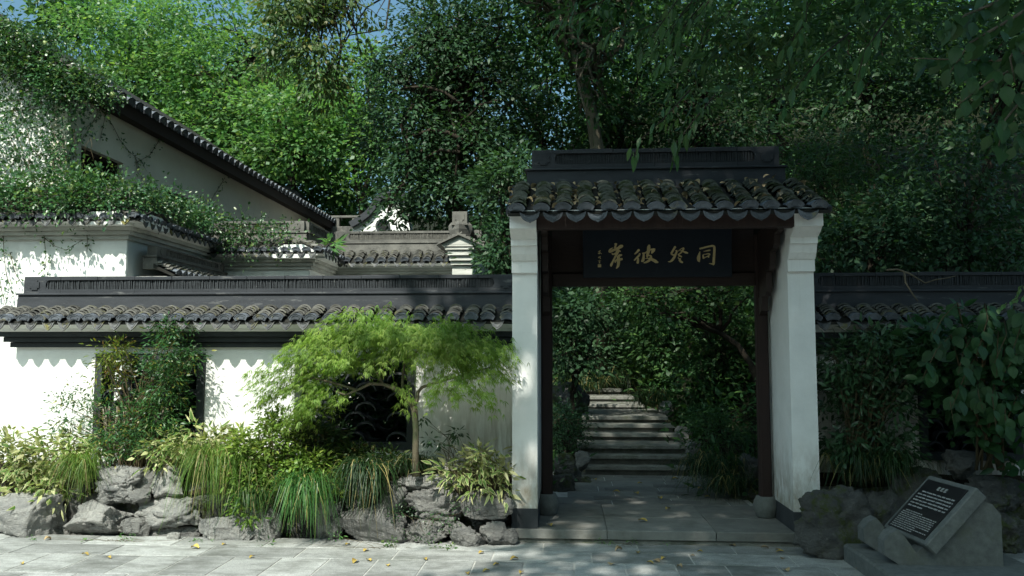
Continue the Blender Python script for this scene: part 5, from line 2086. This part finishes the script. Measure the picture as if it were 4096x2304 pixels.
# ivy on the far left courtyard wall
al = []
for (x0, x1, y0, y1, Y, n, th) in ((-80, 480, 728, 770, 10.25, 1700, .09), (-80, 510, 760, 832, 10.20, 2300, .06), (-80, 300, 840, 872, 10.10, 200, .04), (300, 540, 760, 850, 10.25, 600, .08)):
    c = (A(x0, y0, Y) + A(x1, y1, Y)) / 2
    a = (A(x1, y0, Y) - A(x0, y0, Y)) / 2
    b = (A(x0, y0, Y) - A(x0, y1, Y)) / 2
    al.append((c, a, b + np.array([0, .10, 0]), th, n))
st = []
for pl in ([(10, 900), (15, 990), (22, 1080), (40, 1150), (60, 1200)], [(40, 1010), (60, 1090), (90, 1140)], [(170, 905), (178, 960), (185, 1040), (172, 1100)],
           [(345, 900), (350, 970), (348, 1010)], [(175, 950), (220, 985), (265, 1000), (330, 960)], [(0, 1120), (10, 1180), (30, 1240)], [(120, 880), (125, 930)],
           [(300, 890), (306, 930)]):
    st.append([A(x, y, 10.34) for x, y in pl])
frt = [A(x, y, 10.05) for x, y in ((145, 762), (285, 752))]
ivy_sheet('climbing_ivy', 'ivy heaped on the ridge and eaves of the far left courtyard wall', al, 72, (.058, .034), st, frt)
# ivy on the return wall and the middle wall
bl_ = []
for i in range(8):
    Y = 10.5 + i * .32
    n = int(330 * (1 - i * .03))
    bl_.append((np.array([a_r + .10, Y, 3.78]), np.array([.10, 0, -.12]), np.array([0, .2, 0]), .10, n))
    bl_.append((np.array([a_r - .16, Y, 3.98]), np.array([0, .2, 0]), np.array([.1, 0, .04]), .05, 120))
for (x0, x1, y0, y1, n) in ((890, 1180, 890, 975, 850), (900, 1010, 930, 1030, 240), (1060, 1200, 950, 1040, 130)):
    c = (A(x0, y0, 12.72) + A(x1, y1, 12.72)) / 2
    a = (A(x1, y0, 12.72) - A(x0, y0, 12.72)) / 2
    b = (A(x0, y0, 12.72) - A(x0, y1, 12.72)) / 2
    bl_.append((c, a, b + np.array([0, .12, 0]), .06, n))
ivy_sheet('climbing_ivy', 'ivy trailing along the return wall onto the middle courtyard wall', bl_, 73, (.055, .034))
shrub('fern', 'small bright fern growing from the short return wall by the bare ridge', 'plant', (1310, 1010), 13.2, [(1315, 985, 34, 26, 8)], 'leaf_bright', (.16, .06), 6, .06, 'lance', .3, .15, 2, .004, 74)


# ================================================================== TREES
def T(name, label, px_blobs, Y, lmat, bark, leaf, per, spread, seed, tr=.14, dy=None, base_px=None, trunk=None, droop=.3, shape='rhomb', limbs=6, top=.25, inner=.5, up=.6,
      limb_r=.35, cat='tree', group=None):
    k = pxm(Y)
    bl = []
    for b in px_blobs:
        yo = b[5] if len(b) > 5 else 0
        c = at(b[0], b[1], Y + yo)
        bl.append(((c[0], Y + yo, c[2]), (b[2] * k, (dy or (b[2] + b[3]) * .5 * k), b[3] * k), b[4]))
    bx = base_px if base_px is not None else px_blobs[0][0]
    x = at(bx, 1430, Y)[0]
    base = (x, Y, hill_z(x, Y))
    tp = None
    if trunk:
        tp = [(x, Y, hill_z(x, Y) - .3)] + [tuple(at(a, b, Y + (c if True else 0))) for a, b, c in trunk]
    return tree(name, label, base, bl, lmat, bark, tr, leaf, per, spread, shape, droop, group, cat, limbs, limb_r, tp, seed, top, inner, up)


# --- sunlit trees on the left
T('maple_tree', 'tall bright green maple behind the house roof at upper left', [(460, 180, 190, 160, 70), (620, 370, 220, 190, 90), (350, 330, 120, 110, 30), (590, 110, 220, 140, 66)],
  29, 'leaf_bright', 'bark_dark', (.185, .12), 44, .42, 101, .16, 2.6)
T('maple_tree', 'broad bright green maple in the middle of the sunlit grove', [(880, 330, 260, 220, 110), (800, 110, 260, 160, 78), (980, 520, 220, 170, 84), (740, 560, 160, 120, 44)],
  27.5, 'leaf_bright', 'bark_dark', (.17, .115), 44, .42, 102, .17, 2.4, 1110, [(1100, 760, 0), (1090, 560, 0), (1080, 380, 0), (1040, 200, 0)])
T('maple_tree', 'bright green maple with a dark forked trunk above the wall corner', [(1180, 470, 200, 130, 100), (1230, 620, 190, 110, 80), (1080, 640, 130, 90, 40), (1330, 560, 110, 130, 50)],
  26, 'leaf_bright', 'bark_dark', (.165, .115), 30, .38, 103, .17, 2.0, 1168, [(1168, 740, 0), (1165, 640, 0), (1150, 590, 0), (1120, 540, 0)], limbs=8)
T('dark_leaved_tree', 'dark round-leaved tree against the sky at the upper left', [(260, 60, 70, 55, 24), (225, 110, 45, 35, 12), (350, 30, 110, 50, 30), (220, 25, 45, 30, 10)],
  31, 'leaf_mid', 'bark_dark', (.26, .21), 20, .40, 104, .12, 1.6, 330)
T('yellowing_tree', 'small yellowing tree glimpsed between the green maples', [(760, 280, 60, 40, 16), (690, 310, 50, 30, 8), (640, 270, 40, 30, 6)], 32, 'leaf_yellow', 'bark_dark', (.22, .15), 18, .4, 105, .08, .8, 750)
T('fresh_green_tree', 'pale fresh green tree under the sky gap in the middle', [(1450, 330, 120, 130, 60), (1430, 520, 110, 140, 60), (1490, 250, 50, 30, 12), (1500, 650, 80, 120, 50), (1420, 780, 60, 60, 22)],
  26, 'leaf_bright', 'bark_dark', (.17, .11), 26, .36, 106, .14, 1.9, 1440)
T('hanging_leaf_tree', 'tree with drooping olive leaves hanging in at the top of the picture', [(1180, 100, 130, 140, 80), (1270, 260, 110, 110, 50), (1120, 230, 90, 100, 36), (1340, 10, 110, 35, 20), (1180, 10, 180, 60, 44), (1290, 380, 70, 60, 16), (1440, 20, 80, 40, 8), (1400, 130, 24, 60, 4)],
  15, 'leaf_hang', 'bark_dark', (.13, .055), 20, .17, 107, .10, .9, 1810, [(1800, 900, 4), (1790, 300, 4), (1700, -120, 3), (1500, -160, 1), (1330, -90, 0)], 1.3, 'lance')
T('backdrop_tree', 'hazy green tree low behind the house eave', [(1250, 760, 190, 110, 70), (1050, 690, 120, 80, 36), (1390, 880, 80, 60, 24)], 28, 'leaf_mid', 'bark_dark', (.22, .15), 22, .4, 108, .12, 1.4)
T('backdrop_tree', 'pale tree closing the gap far behind the maples', [(600, 420, 380, 200, 100), (1120, 420, 260, 220, 90)], 36, 'leaf_mid', 'bark_dark', (.34, .22), 22, .6, 109, .2, 2.6)

# --- big dark evergreen in the centre
ev = T('evergreen_tree', 'large dark domed evergreen left of the gate roof',
  [(1640, 360, 150, 160, 100), (1780, 260, 230, 200, 170), (1940, 400, 200, 220, 150), (1680, 560, 240, 160, 170), (1850, 640, 260, 150, 160), (1680, 740, 150, 120, 80), (1600, 870, 60, 90, 26), (1840, 820, 230, 120, 120),
   (1960, 700, 130, 170, 80), (1800, 100, 180, 100, 90), (1950, 160, 160, 150, 80)],
  17, 'leaf_dark', 'bark_dark', (.115, .058), 26, .25, 111, .2, 1.7, 1850, [(1835, 900, 0), (1815, 700, 0), (1800, 520, 0), (1790, 330, 0), (1780, 150, 0)], .4, 'lance', 9, .3, .6)
mb = MB()
ob = np.array(ev.location)
for pl, r in (([(1845, 420), (1780, 370), (1700, 345), (1620, 352), (1560, 372)], .04), ([(1850, 560), (1790, 530), (1720, 520), (1650, 545)], .05),
              ([(1860, 480), (1920, 420), (1990, 400)], .03), ([(1840, 610), (1760, 600), (1690, 640)], .04)):
    mb.tube([at(x, y, 15.65) - ob for x, y in pl], [r * (1 - .6 * i / len(pl)) for i in range(len(pl))], 6)
mb.build('limb', 'bark_dark', ev, True)
T('evergreen_tree', 'laurel with glossy leaves between the gabled wall end and the gate', [(2010, 800, 110, 130, 60), (2040, 960, 80, 130, 50), (1990, 1060, 70, 80, 26), (2060, 680, 100, 90, 40)],
  11.5, 'leaf_dark', 'bark_dark', (.10, .045), 22, .14, 112, .06, .5, 2030, None, .3, 'lance', 6, .3, .4)
# --- tall pale-barked tree behind the gate; its crown spreads above the picture and shades the slope
tt = T('tall_tree', 'tall pale-barked tree leaning above the gate roof',
       [(2300, -120, 420, 130, 90, -1.5), (2700, -200, 420, 150, 80, 0), (2080, -60, 200, 130, 50, 1.0), (2500, 30, 240, 80, 44, .5), (2180, 90, 130, 70, 26, 0), (2360, 420, 90, 120, 16, -.8), (2290, 230, 80, 80, 8, -.8), (2410, 250, 90, 110, 12, -.4)],
       16.5, 'leaf_shade', 'bark_pale', (.15, .065), 24, .32, 113, .17, 2.4, 2400,
       [(2395, 640, 0), (2370, 480, 0), (2330, 300, 0), (2295, 130, 0), (2285, 0, 0), (2290, -120, 0)], .6, 'lance', 7, .3, .4, .6, .45)
mb = MB()
ob = np.array(tt.location)
for pl, r in (([(2300, 170), (2240, 110), (2170, 50), (2090, 5), (2030, -20)], .07), ([(2298, 180), (2250, 100), (2210, 30), (2180, -40)], .05), ([(2320, 260), (2350, 200), (2420, 140), (2520, 90)], .035)):
    mb.tube([at(x, y, 16.5) - ob for x, y in pl], [r * (1 - .5 * i / len(pl)) for i in range(len(pl))], 7)
mb.build('limb', 'bark_pale', tt, True)

# --- the wooded slope on the right
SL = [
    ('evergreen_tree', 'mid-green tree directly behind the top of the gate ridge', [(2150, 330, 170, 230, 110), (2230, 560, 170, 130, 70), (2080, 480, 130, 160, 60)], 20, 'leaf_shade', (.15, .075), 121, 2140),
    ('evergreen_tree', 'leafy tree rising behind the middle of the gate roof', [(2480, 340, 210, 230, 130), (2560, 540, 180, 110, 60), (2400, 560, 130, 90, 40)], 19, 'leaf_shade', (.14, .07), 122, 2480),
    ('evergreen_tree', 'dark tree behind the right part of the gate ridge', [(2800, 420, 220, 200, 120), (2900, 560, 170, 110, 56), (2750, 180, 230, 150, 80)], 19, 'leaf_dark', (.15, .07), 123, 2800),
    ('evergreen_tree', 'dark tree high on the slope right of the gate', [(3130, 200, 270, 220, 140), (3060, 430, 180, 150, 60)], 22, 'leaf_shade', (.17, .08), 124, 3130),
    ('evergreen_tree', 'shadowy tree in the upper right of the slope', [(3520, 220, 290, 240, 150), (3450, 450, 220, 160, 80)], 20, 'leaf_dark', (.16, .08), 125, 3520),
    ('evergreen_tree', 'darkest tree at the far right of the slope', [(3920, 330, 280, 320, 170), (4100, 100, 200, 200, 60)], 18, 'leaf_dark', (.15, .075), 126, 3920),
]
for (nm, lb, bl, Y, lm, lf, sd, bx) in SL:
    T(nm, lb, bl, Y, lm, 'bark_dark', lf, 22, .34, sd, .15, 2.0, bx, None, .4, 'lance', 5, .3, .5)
T('bamboo_thicket', 'thin-leaved bamboo thicket on the slope right of the gate roof', [(3300, 620, 200, 130, 80), (3180, 720, 130, 130, 50), (3420, 780, 200, 130, 70), (3250, 860, 130, 100, 40)],
  15, 'leaf_bamboo', 'bark_dark', (.19, .022), 22, .22, 131, .04, 1.0, 3300, None, .5, 'lance', 5, .3, .4, .5, .4, 'bamboo')
T('slope_shrub', 'dark spreading shrub above the right tiled wall', [(3480, 980, 220, 120, 70), (3300, 1000, 130, 110, 40), (3620, 860, 170, 120, 50)], 11.5, 'leaf_dark', 'bark_dark', (.10, .05), 22, .17, 132, .05, .7, 3480, None, .4, 'lance', 5, cat='shrub')
T('slope_shrub', 'dark shrub at the right edge above the tiled wall', [(3880, 880, 200, 170, 80), (4020, 1020, 160, 120, 40), (3760, 1030, 140, 80, 30), (3850, 640, 220, 130, 50)], 11.2, 'leaf_dark', 'bark_dark', (.10, .05), 22, .17, 133, .05, .8, 3880, None, .4, 'lance', 5, cat='shrub')
# --- garden beyond the gate
T('camellia_shrub', 'glossy camellia at the left of the garden steps', [(2300, 1270, 110, 110, 54), (2270, 1400, 90, 100, 36), (2380, 1250, 90, 80, 26), (2330, 1480, 80, 50, 16)], 12.5, 'leaf_dark', 'bark_dark', (.105, .05), 22, .13, 141, .05, .5, 2250, None, .4, 'lance', 5, cat='shrub')
T('slope_shrub', 'dim shrub closing the view above the uppermost steps', [(2560, 1270, 190, 130, 80), (2480, 1440, 170, 90, 46), (2660, 1420, 110, 100, 34), (2750, 1250, 130, 110, 40)], 18, 'leaf_shade', 'bark_dark', (.12, .06), 22, .2, 142, .06, .9, 2560, None, .4, 'lance', 5, cat='shrub')
T('slope_shrub', 'dim leafy shrub left of the uppermost garden steps', [(2380, 1400, 110, 110, 50), (2440, 1300, 110, 90, 40), (2330, 1500, 70, 60, 18)], 16.6, 'leaf_dark', 'bark_dark', (.12, .06), 22, .18, 147, .05, .8, 2360, None, .4, 'lance', 5, cat='shrub')
T('slope_shrub', 'dim leafy shrub right of the uppermost garden steps', [(2620, 1400, 110, 100, 60), (2720, 1480, 110, 90, 46), (2600, 1270, 120, 90, 40), (2680, 1340, 100, 90, 36)], 15.6, 'leaf_shade', 'bark_dark', (.11, .055), 22, .17, 148, .05, .8, 2660, None, .4, 'lance', 5, cat='shrub')
T('slope_shrub', 'shaded hedge-like shrub right of the garden steps', [(2880, 1460, 140, 130, 60), (2950, 1620, 110, 120, 44), (2800, 1590, 90, 80, 26), (2900, 1300, 130, 100, 36)], 12.6, 'leaf_shade', 'bark_dark', (.10, .05), 22, .15, 143, .05, .5, 2930, None, .4, 'lance', 6, cat='shrub')
T('slope_shrub', 'feathery green shrub low beside the right of the garden path', [(2880, 1740, 110, 110, 56), (2960, 1780, 80, 90, 30), (2810, 1690, 60, 60, 16)], 10.6, 'leaf_shade', 'bark_dark', (.065, .018), 24, .10, 144, .03, .4, 2920, None, .5, 'lance', 5, cat='shrub')
T('clipped_shrub', 'rounded dark shrub left of the garden path', [(2265, 1710, 90, 105, 70)], 11.2, 'leaf_dark', 'bark_dark', (.05, .022), 26, .08, 145, .03, .35, 2260, None, .2, 'lance', 5, cat='shrub')
T('garden_maple', 'bare-limbed maple arching over the garden path from the right',
  [(2760, 1190, 170, 60, 60), (2560, 1190, 140, 50, 40), (2950, 1180, 120, 70, 36), (2680, 1270, 130, 40, 22)], 12.0, 'leaf_shade', 'bark_dark', (.075, .05), 22, .14, 146, .06, .7, 3060,
  [(3040, 1560, 0), (3000, 1450, 0), (2950, 1380, 0), (2880, 1330, 0), (2780, 1300, 0), (2700, 1250, 0), (2650, 1190, 0)], .3, 'rhomb', 6, .3, .5, .6, .5)

# undergrowth that nobody could count, over the whole slope
rng_u = np.random.RandomState(17)
N = 6400
ux = rng_u.uniform(-16, 26, N)
uy = 9.6 + (rng_u.rand(N) ** 1.4) * 40
keep = []
for i in range(N):
    x, y = ux[i], uy[i]
    if abs(x - .8) < .98 and y < 16.4:
        continue
    if x < -2.2 and y < 21:
        continue
    if y > 22 and x < -14:
        continue
    keep.append(i)
ux, uy = ux[keep], uy[keep]
uz = np.array([hill_z(x, y) for x, y in zip(ux, uy)])
hgt = .25 + .75 * rng_u.rand(len(ux)) * np.clip((uy - 9) / 10, .3, 1.4)
ex = np.concatenate([rng_u.uniform(1.5, 4.5, 700), rng_u.uniform(-2.2, -.1, 260), rng_u.uniform(-.6, 2.2, 420)])
ey = np.concatenate([rng_u.uniform(11.5, 20, 700), rng_u.uniform(11.5, 19, 260), rng_u.uniform(16.6, 21, 420)])
ux, uy = np.concatenate([ux, ex]), np.concatenate([uy, ey])
uz = np.array([hill_z(x, y) for x, y in zip(ux, uy)])
hgt = np.concatenate([hgt, .15 + .4 * rng_u.rand(len(ex))])
pts = np.stack([ux, uy, uz + hgt * rng_u.rand(len(ux))], 1)
outs = unit(np.stack([rng_u.randn(len(ux)) * .4, -np.ones(len(ux)) * .5, np.ones(len(ux))], 1))
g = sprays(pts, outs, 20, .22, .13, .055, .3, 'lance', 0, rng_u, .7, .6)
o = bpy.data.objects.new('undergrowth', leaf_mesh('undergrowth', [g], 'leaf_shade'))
link(o)
tag(o, 'dense dark undergrowth covering the hillside behind the garden', 'undergrowth', None, 'stuff')

# far wood that closes the view
rng_w = np.random.RandomState(23)
gs = []
for i in range(42):
    px = rng_w.uniform(2150, 4300) if i < 30 else rng_w.uniform(300, 1300)
    py = rng_w.uniform(-150, 500) if i < 30 else rng_w.uniform(560, 800)
    Y = rng_w.uniform(29, 40)
    c = at(px, py, Y)
    p2, o2 = shell_points(c, (3.4, 3.0, 3.6), 60, .6, rng_w, .3)
    gs.append(sprays(p2, o2, 18, .7, .36, .20, .3, 'rhomb', 0, rng_w, .6, .6))
o = bpy.data.objects.new('far_wood', leaf_mesh('far_wood', gs, 'leaf_mid'))
link(o)
tag(o, 'distant wooded hillside behind all the trees', 'wood', None, 'stuff')


# ================================================================== TREES WHOSE CROWNS SHADE THE GATE (out of the picture above) AND THEIR LOW BRANCHES
def canopy_tree(label, base, trunk, blobs, seed, leaf=(.30, .17), per=22, spread=.42):
    return tree('shade_tree', label, base, blobs, 'leaf_canopy', 'bark_pale', .30, leaf, per, spread, 'rhomb', .3, None, 'tree', 6, .4, trunk, seed, .2, .0)


canopy_tree('old shade tree on the plaza whose branches overhang the right of the picture', (6.4, 2.2, -.05), [(6.4, 2.2, -.2), (6.2, 2.2, 3.4), (5.4, 2.0, 7.0), (4.2, 1.8, 9.8), (3.2, 1.6, 10.9)],
            [((1.6, 1.2, 11.0), (4.2, 4.2, 1.5), 500), ((5.6, 2.2, 10.8), (3.4, 5.0, 1.5), 330), ((2.0, -2.7, 10.6), (4.6, 2.2, 1.2), 280), ((-2.0, 1.0, 11.2), (1.4, 3.2, .9), 50)], 201)
canopy_tree('tall shade tree on the slope right of the gate', (7.6, 10.5, .6), [(7.6, 10.5, .3), (7.4, 10.4, 5), (6.8, 10.2, 9.5), (6.0, 10.0, 12.5)],
            [((4.6, 8.6, 12.4), (4.4, 3.8, 1.8), 260), ((8.6, 11.0, 12.6), (4.0, 4.0, 2.0), 220), ((1.6, 8.8, 12.2), (2.8, 3.0, 1.4), 150), ((.0, 11.6, 12.6), (2.2, 2.2, 1.2), 110)], 202)

canopy_tree('second tall shade tree higher on the slope at the right', (11.0, 18.0, 3.6), [(11.0, 18.0, 3.3), (10.6, 17.6, 9), (9.6, 17.0, 13.5), (8.6, 16.4, 17.0)],
            [((6.5, 15.2, 16.8), (5.2, 3.8, 1.9), 260), ((11.0, 16.0, 17.0), (4.4, 4.4, 2.0), 200), ((2.0, 16.2, 16.8), (3.0, 3.0, 1.5), 100)], 203)
# low branches of the old shade tree reaching into the top right corner
brs = []
r7 = random.Random(77)
for pl in ([(4300, -80, 4.6), (4020, 90, 4.5), (3880, 170, 4.4), (3800, 290, 4.4)], [(4300, 120, 4.4), (4080, 260, 4.4), (3950, 330, 4.3), (3830, 420, 4.3)],
           [(4350, 240, 4.4), (4100, 380, 4.4), (4020, 480, 4.3), (3990, 600, 4.3)], [(4200, -100, 4.5), (3960, 20, 4.5), (3860, 60, 4.4), (3790, 130, 4.4)],
           [(4300, 40, 4.4), (4100, 150, 4.3), (4040, 230, 4.3), (4060, 330, 4.3)], [(4350, 330, 4.4), (4180, 450, 4.3), (4090, 560, 4.3)],
           [(4250, 160, 4.6), (4000, 240, 4.6), (3860, 240, 4.6), (3640, 232, 4.6)]):
    brs.append(px_path(pl))
broad_plant('low_branch', 'low branch of large blue-green leaves in the upper right corner', 'branch', at(4300, -80, 4.6), brs, [(.115, .072), (.10, .062), (.09, .055)], 22, 81, None, 'leaf_broad', 'leaf_broad', 'bark_pale', .07, .012)
brs = []
for i in range(15):
    x0 = 2720 + i * 55 + r7.uniform(-50, 50)
    y0 = r7.uniform(-90, 60)
    dx = r7.uniform(-280, 60)
    dy = r7.uniform(120, 300)
    Yc = r7.uniform(5.6, 7.2)
    w = r7.uniform(-50, 50)
    brs.append(px_path([(x0 + 90, y0 - 120, Yc), (x0 + dx * .25, y0 + dy * .2 + w * .3, Yc - .1), (x0 + dx * .6 + w, y0 + dy * .6, Yc - .15), (x0 + dx, y0 + dy, Yc - .2)]))
for pl in ([(2760, 360, 6.0), (2650, 480, 5.9), (2560, 560, 5.9), (2530, 640, 5.9)], [(2860, 380, 6.0), (2760, 500, 5.9), (2700, 580, 5.9), (2690, 650, 5.9)],
           [(2500, -60, 6.4), (2360, 40, 6.4), (2260, 70, 6.4), (2180, 85, 6.4)], [(2700, 60, 6.4), (2560, 120, 6.4), (2440, 130, 6.4)],
           [(3400, 130, 5.6), (3280, 230, 5.5), (3200, 330, 5.5), (3120, 460, 5.5)], [(3560, 60, 5.4), (3460, 200, 5.4), (3430, 320, 5.4), (3330, 420, 5.4)]):
    brs.append(px_path(pl))
FB = lambda x, y, Y, rx, rz, n: ((at(x, y, Y)[0], Y, at(x, y, Y)[2]), (rx, .5, rz), n, 9)
broad_plant('low_branch', 'drooping branches of narrow leaves hanging over the gate roof', 'branch', at(2820, -180, 6.4), brs, [(.125, .040), (.11, .034), (.095, .03)], 14, 82,
            [FB(3050, 100, 6.6, .8, .25, 60), FB(3350, 150, 6.4, .6, .30, 50), FB(2620, 30, 6.8, .7, .16, 36), FB(2900, 260, 6.8, .45, .2, 26), FB(2760, 400, 6.6, .22, .16, 12), FB(2350, 40, 6.8, .35, .08, 12),
             FB(3180, 330, 6.4, .3, .2, 14), FB(3640, 60, 6.2, .5, .2, 30)],
            'leaf_shade', 'leaf_shade', 'bark_dark', .05, .006)


# ================================================================== FALLEN LEAVES
def dry_leaf_mesh(seed, mat, L=.075, W=.036):
    rng = random.Random(seed)
    vs, fs = [], []
    n = 6
    curl = rng.uniform(.3, 1.0)
    for i in range(n):
        u = i / (n - 1)
        w = W * math.sin(math.pi * (.06 + .9 * u)) ** .8
        bend = .018 * math.sin(u * math.pi) * curl
        for s in (-1, -.45, 0, .45, 1):
            vs.append((s * w * (1 - .25 * curl), L * (u - .5), bend + abs(s) ** 1.5 * w * .75 * curl + .004))
    for i in range(n - 1):
        for k in range(4):
            a = i * 5 + k
            fs.append((a, a + 1, a + 6, a + 5))
    mb = MB()
    mb.add(vs, fs)
    return mb.mesh('fallen_leaf', mat)


DL = [dry_leaf_mesh(i, 'dry_leaf') for i in range(4)]
DY = [dry_leaf_mesh(i + 10, 'dry_leaf_yellow', .085, .034) for i in range(4)]
rf = random.Random(99)
PAVE = [(88, 2255), (190, 2160), (340, 2220), (435, 2232), (780, 2193), (895, 2178), (1008, 2230), (1420, 2248), (1475, 2242), (1550, 2262), (1464, 2202), (1700, 2238), (1925, 2213),
        (1985, 2260), (1945, 2286), (1870, 2294), (2085, 2292), (2475, 2203), (2445, 2258), (2600, 2253), (2655, 2236), (2625, 2246), (2770, 2225), (2800, 2208), (3060, 2193),
        (3120, 2208), (3130, 2235), (2930, 2183), (2720, 2270), (3290, 2220), (3435, 2275), (3420, 2232), (3110, 2200), (2550, 2211), (3145, 2284), (2057, 2239), (1390, 2180)]
for (x, y) in PAVE:
    p = atz(x, y, .008)
    o = bpy.data.objects.new('fallen_leaf', rf.choice(DY if rf.random() < .6 else DL))
    link(o)
    o.location = tuple(p)
    o.rotation_euler = (rf.uniform(-.12, .12), rf.uniform(-.12, .12), rf.uniform(0, 6.3))
    s = rf.uniform(.55, 1.0)
    o.scale = (s, s, s)
    zone = (('curled dry leaf on the sunlit paving before the left rocks', 'dry leaves on the paving before the left rocks') if x < 1150 else
            ('curled dry leaf on the paving before the middle rocks and small maple', 'dry leaves on the paving before the middle rocks') if x < 2060 else
            ('curled yellow leaf on the shaded paving in front of the gate threshold', 'yellow leaves before the gate threshold') if x < 3000 else
            ('curled yellow leaf on the paving between the right pier and the tablet', 'yellow leaves left of the stone tablet'))
    tag(o, zone[0], 'fallen leaf', zone[1])
for (x, y) in ((2670, 2037), (2200, 2103), (2545, 1975), (2560, 1935), (2700, 1918), (2380, 1920), (2465, 1970), (2830, 1990), (2800, 1955), (2640, 1995), (2570, 2085)):
    p = atz(x, y, .138)
    o = bpy.data.objects.new('fallen_leaf', rf.choice(DY))
    link(o)
    o.location = tuple(p)
    o.rotation_euler = (0, 0, rf.uniform(0, 6.3))
    s = rf.uniform(.7, 1.2)
    o.scale = (s, s, s)
    if y > 2000:
        tag(o, 'yellow leaf lying on the stone threshold inside the gate', 'fallen leaf', 'yellow leaves on the gate threshold')
    else:
        tag(o, 'small yellow leaf lying on the garden path behind the gate', 'fallen leaf', 'yellow leaves on the garden path')
# dry leaves caught in the valleys of the gate roof
x0r, x1r = -.53, 2.325
nr = int(round((x1r - x0r) / .203))
pr = (x1r - x0r) / nr
for i in range(nr):
    for j in range(7):
        if rf.random() < .12:
            continue
        u = (j + rf.random()) / 7.5
        x = x0r + pr * (i + (0 if i else .04)) + rf.uniform(-.025, .03)
        if i > 6 and rf.random() < .35:
            x += rf.uniform(-.1, .1)
            lift = .055
        else:
            lift = .012
        y = 7.36 + .88 * u
        z = 3.035 + .42 * u + lift
        o = bpy.data.objects.new('fallen_leaf', rf.choice(DL))
        link(o)
        o.location = (x, y, z)
        o.rotation_euler = (.42 + rf.uniform(-.5, .5), rf.uniform(-.5, .5), rf.uniform(0, 6.3))
        s = rf.uniform(.5, .95)
        o.scale = (s, s, s)
        half = 'left' if x < .9 else 'right'
        tag(o, 'dry brown leaf caught between the tiles on the %s half of the gate roof' % half, 'fallen leaf', 'dry leaves on the %s half of the gate roof' % half)


# ================================================================== UNSEEN TREES ADDED BEHIND THE VIEWER TO BLOCK SKY LIGHT
def copy_tree(o, loc, rz, s):
    r = o.copy()
    link(r)
    r.location = loc
    r.rotation_euler = (0, 0, rz)
    r.scale = (s, s, s)
    for ch in list(o.children):
        q = ch.copy()
        link(q)
        q.parent = r
    return r


pl = tree('sky_block_tree', 'unseen leafy tree added at the rear of the plaza to block sky light', (-22, -15, -.06), [((-22, -15, 7.0), (4.2, 3.6, 4.2), 260), ((-20.5, -14.5, 4.0), (3.4, 3.0, 2.6), 120), ((-23.5, -15.4, 4.2), (3.0, 3.0, 2.6), 100)],
          'leaf_canopy', 'bark_dark', .28, (.34, .2), 20, .5, 'rhomb', .3, 'unseen trees added to block sky light', 'tree', 5, .4, None, 301, .2, .3)
for i in range(1, 8):
    copy_tree(pl, (-22 + i * 6.4 + rf.uniform(-.8, .8), -15 + rf.uniform(-1.5, 1.5), -.06), rf.uniform(0, 6.2), rf.uniform(.9, 1.2))
